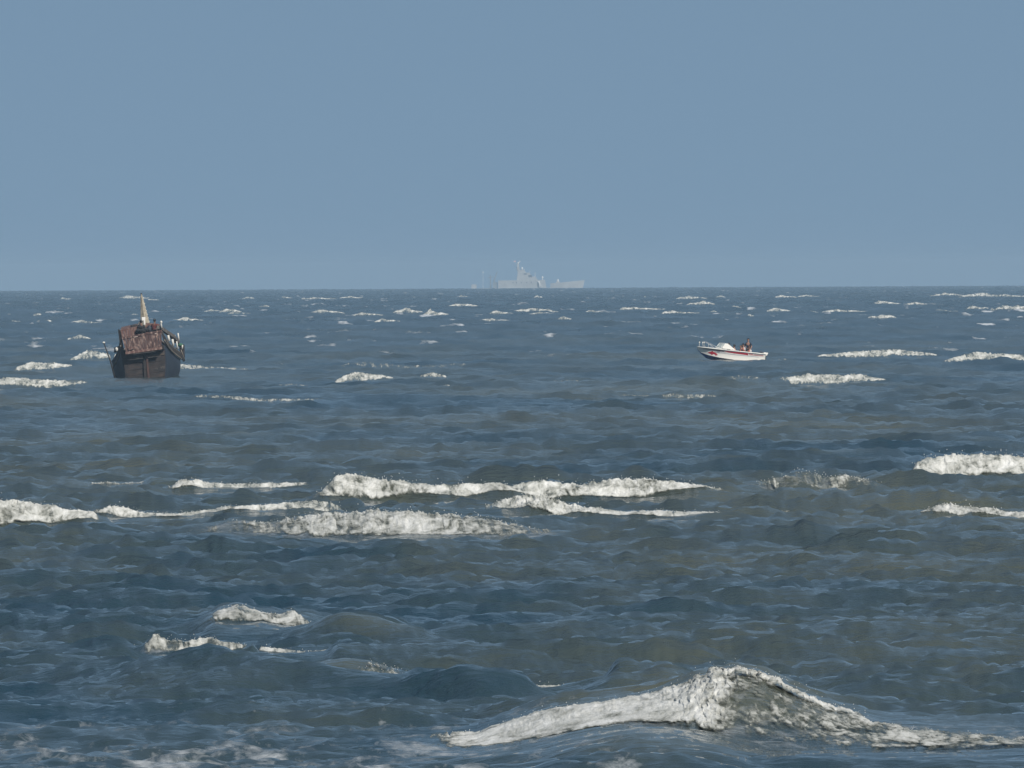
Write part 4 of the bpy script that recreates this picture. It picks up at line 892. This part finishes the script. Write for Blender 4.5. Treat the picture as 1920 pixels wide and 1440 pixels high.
for X0, Y0, X1, Y1, pr_, hw in ((838, 360, 878, 377, br, 4.05), (900, 384, 944, 412, br, 4.25)): ship_box('window', X0, Y0, X1, Y1, hw, M_SHIPD, pr_)
for Xc in (700, 745, 805, 875, 935): ship_box('window', Xc - 6, 470, Xc + 6, 488, 4.75, M_SHIPD, dh)
bm = bmesh.new(); add_tube(bm, [(G(770, 0)[0], 0, G(0, 240)[1]), (G(768, 0)[0], 0, G(0, 215)[1])], .3, 6); add_tube(bm, [(G(765, 0)[0], 0, G(0, 235)[1]), (G(797, 0)[0], 0, G(0, 200)[1])], .35, 6); obj('mast', bm, M_SHIPW, ship)
bm = bmesh.new(); add_tube(bm, [(G(748, 0)[0], 0, G(0, 250)[1]), (G(726, 0)[0], 0, G(0, 196)[1])], .12, 5); fp = obj('flag_pole', bm, M_SHIP, ship)
bm = bmesh.new(); a = G(712, 198); b_ = G(738, 214); add_hexa(bm, [(a[0], -.1, b_[1]), (b_[0], -.2, b_[1]), (b_[0], .0, b_[1]), (a[0], .1, b_[1]), (a[0], -.1, a[1]), (b_[0], -.2, a[1]), (b_[0], 0, a[1]), (a[0], .1, a[1])]); obj('flag', bm, mat('pale_red_flag', (.85, .55, .55), .8), fp)
for Xc, Yc, rr_ in ((757, 295, .75), (820, 297, .7), (1080, 415, .7), (1277, 458, .8)):
    bm = bmesh.new(); x_, z_ = G(Xc, Yc); add_ball(bm, (x_, 0, z_), rr_, (1, 1, 1.4), 10); add_tube(bm, [(x_, 0, z_), (x_, 0, z_ - 2.4)], .3, 6); obj('radar', bm, M_SHIPW, ship, True)
bm = bmesh.new(); add_tube(bm, [(*[G(1018, 462)[0]], -4.9, G(1018, 462)[1]), (G(1036, 478)[0], -4.95, G(0, 478)[1]), (G(1042, 505)[0], -4.95, G(0, 505)[1]), (G(1036, 545)[0], -4.9, G(0, 545)[1])], .55, 7); obj('davit', bm, M_SHIPW, ship, True)
bm = bmesh.new(); add_ball(bm, (G(1022, 0)[0], -4.95, G(0, 505)[1]), 1.0, (.5, .4, 2.2), 10); obj('lifeboat', bm, M_SHIPD, ship, True)
bm = bmesh.new()
for a, b_ in (((920, 330), (920, 352)), ((985, 345), (985, 402)), ((850, 300), (850, 314))): add_tube(bm, [(G(*a)[0], 1, G(*a)[1]), (G(*b_)[0], 1, G(*b_)[1])], .15, 5)
obj('antenna', bm, M_SHIPW, ship)
bm = bmesh.new(); add_tube(bm, [(G(410, 0)[0], 0, .2), (G(410, 0)[0], 0, G(0, 380)[1])], [.7, .4], 7); add_tube(bm, [(G(380, 0)[0], 0, G(0, 410)[1]), (G(450, 0)[0], 0, G(0, 400)[1])], .3, 6); obj('aft_mast', bm, M_SHIPB, ship)
bm = bmesh.new(); add_tube(bm, [(G(455, 0)[0], 0, .2), (G(460, 0)[0], 0, G(0, 440)[1]), (G(500, 0)[0], 0, G(0, 330)[1])], [.8, .6, .25], 7); obj('crane', bm, M_SHIPB, ship)
ship_box('winch_house', 440, 470, 500, 556, 3.0, M_SHIPB)
ship_box('stern_ramp', 165, 495, 230, 556, 3.5, M_SHIP)
bm = bmesh.new(); add_ball(bm, (G(315, 0)[0], 0, G(0, 342)[1]), .5, seg=8); add_tube(bm, [(G(315, 0)[0], 0, .2), (G(315, 0)[0], 0, G(0, 342)[1])], .1, 5); obj('ensign_staff', bm, M_SHIPW, ship)
ship_box('anchor_windlass', 1255, 468, 1300, 492, 1.2, M_SHIP)
#OBJ_END

# ------------------------------------------------------------------ haze
bm = bmesh.new(); add_box(bm, (0, 0, -0.6), (25600, 25600, 37.0))
hz = obj('haze', bm, None); tag(hz, kind='stuff')
hm = bpy.data.materials.new('haze_air'); hm.use_nodes = True
for n in list(hm.node_tree.nodes):
    if n.type == 'BSDF_PRINCIPLED': hm.node_tree.nodes.remove(n)
pv = hm.node_tree.nodes.new('ShaderNodeVolumePrincipled')
pv.inputs['Color'].default_value = (0.55, 0.78, 1.0, 1); pv.inputs['Density'].default_value = HAZE_DENSITY; pv.inputs['Density Attribute'].default_value = ''
pv.inputs['Anisotropy'].default_value = 0.0
hm.node_tree.links.new(pv.outputs[0], hm.node_tree.nodes['Material Output'].inputs['Volume'])
hz.data.materials.append(hm)
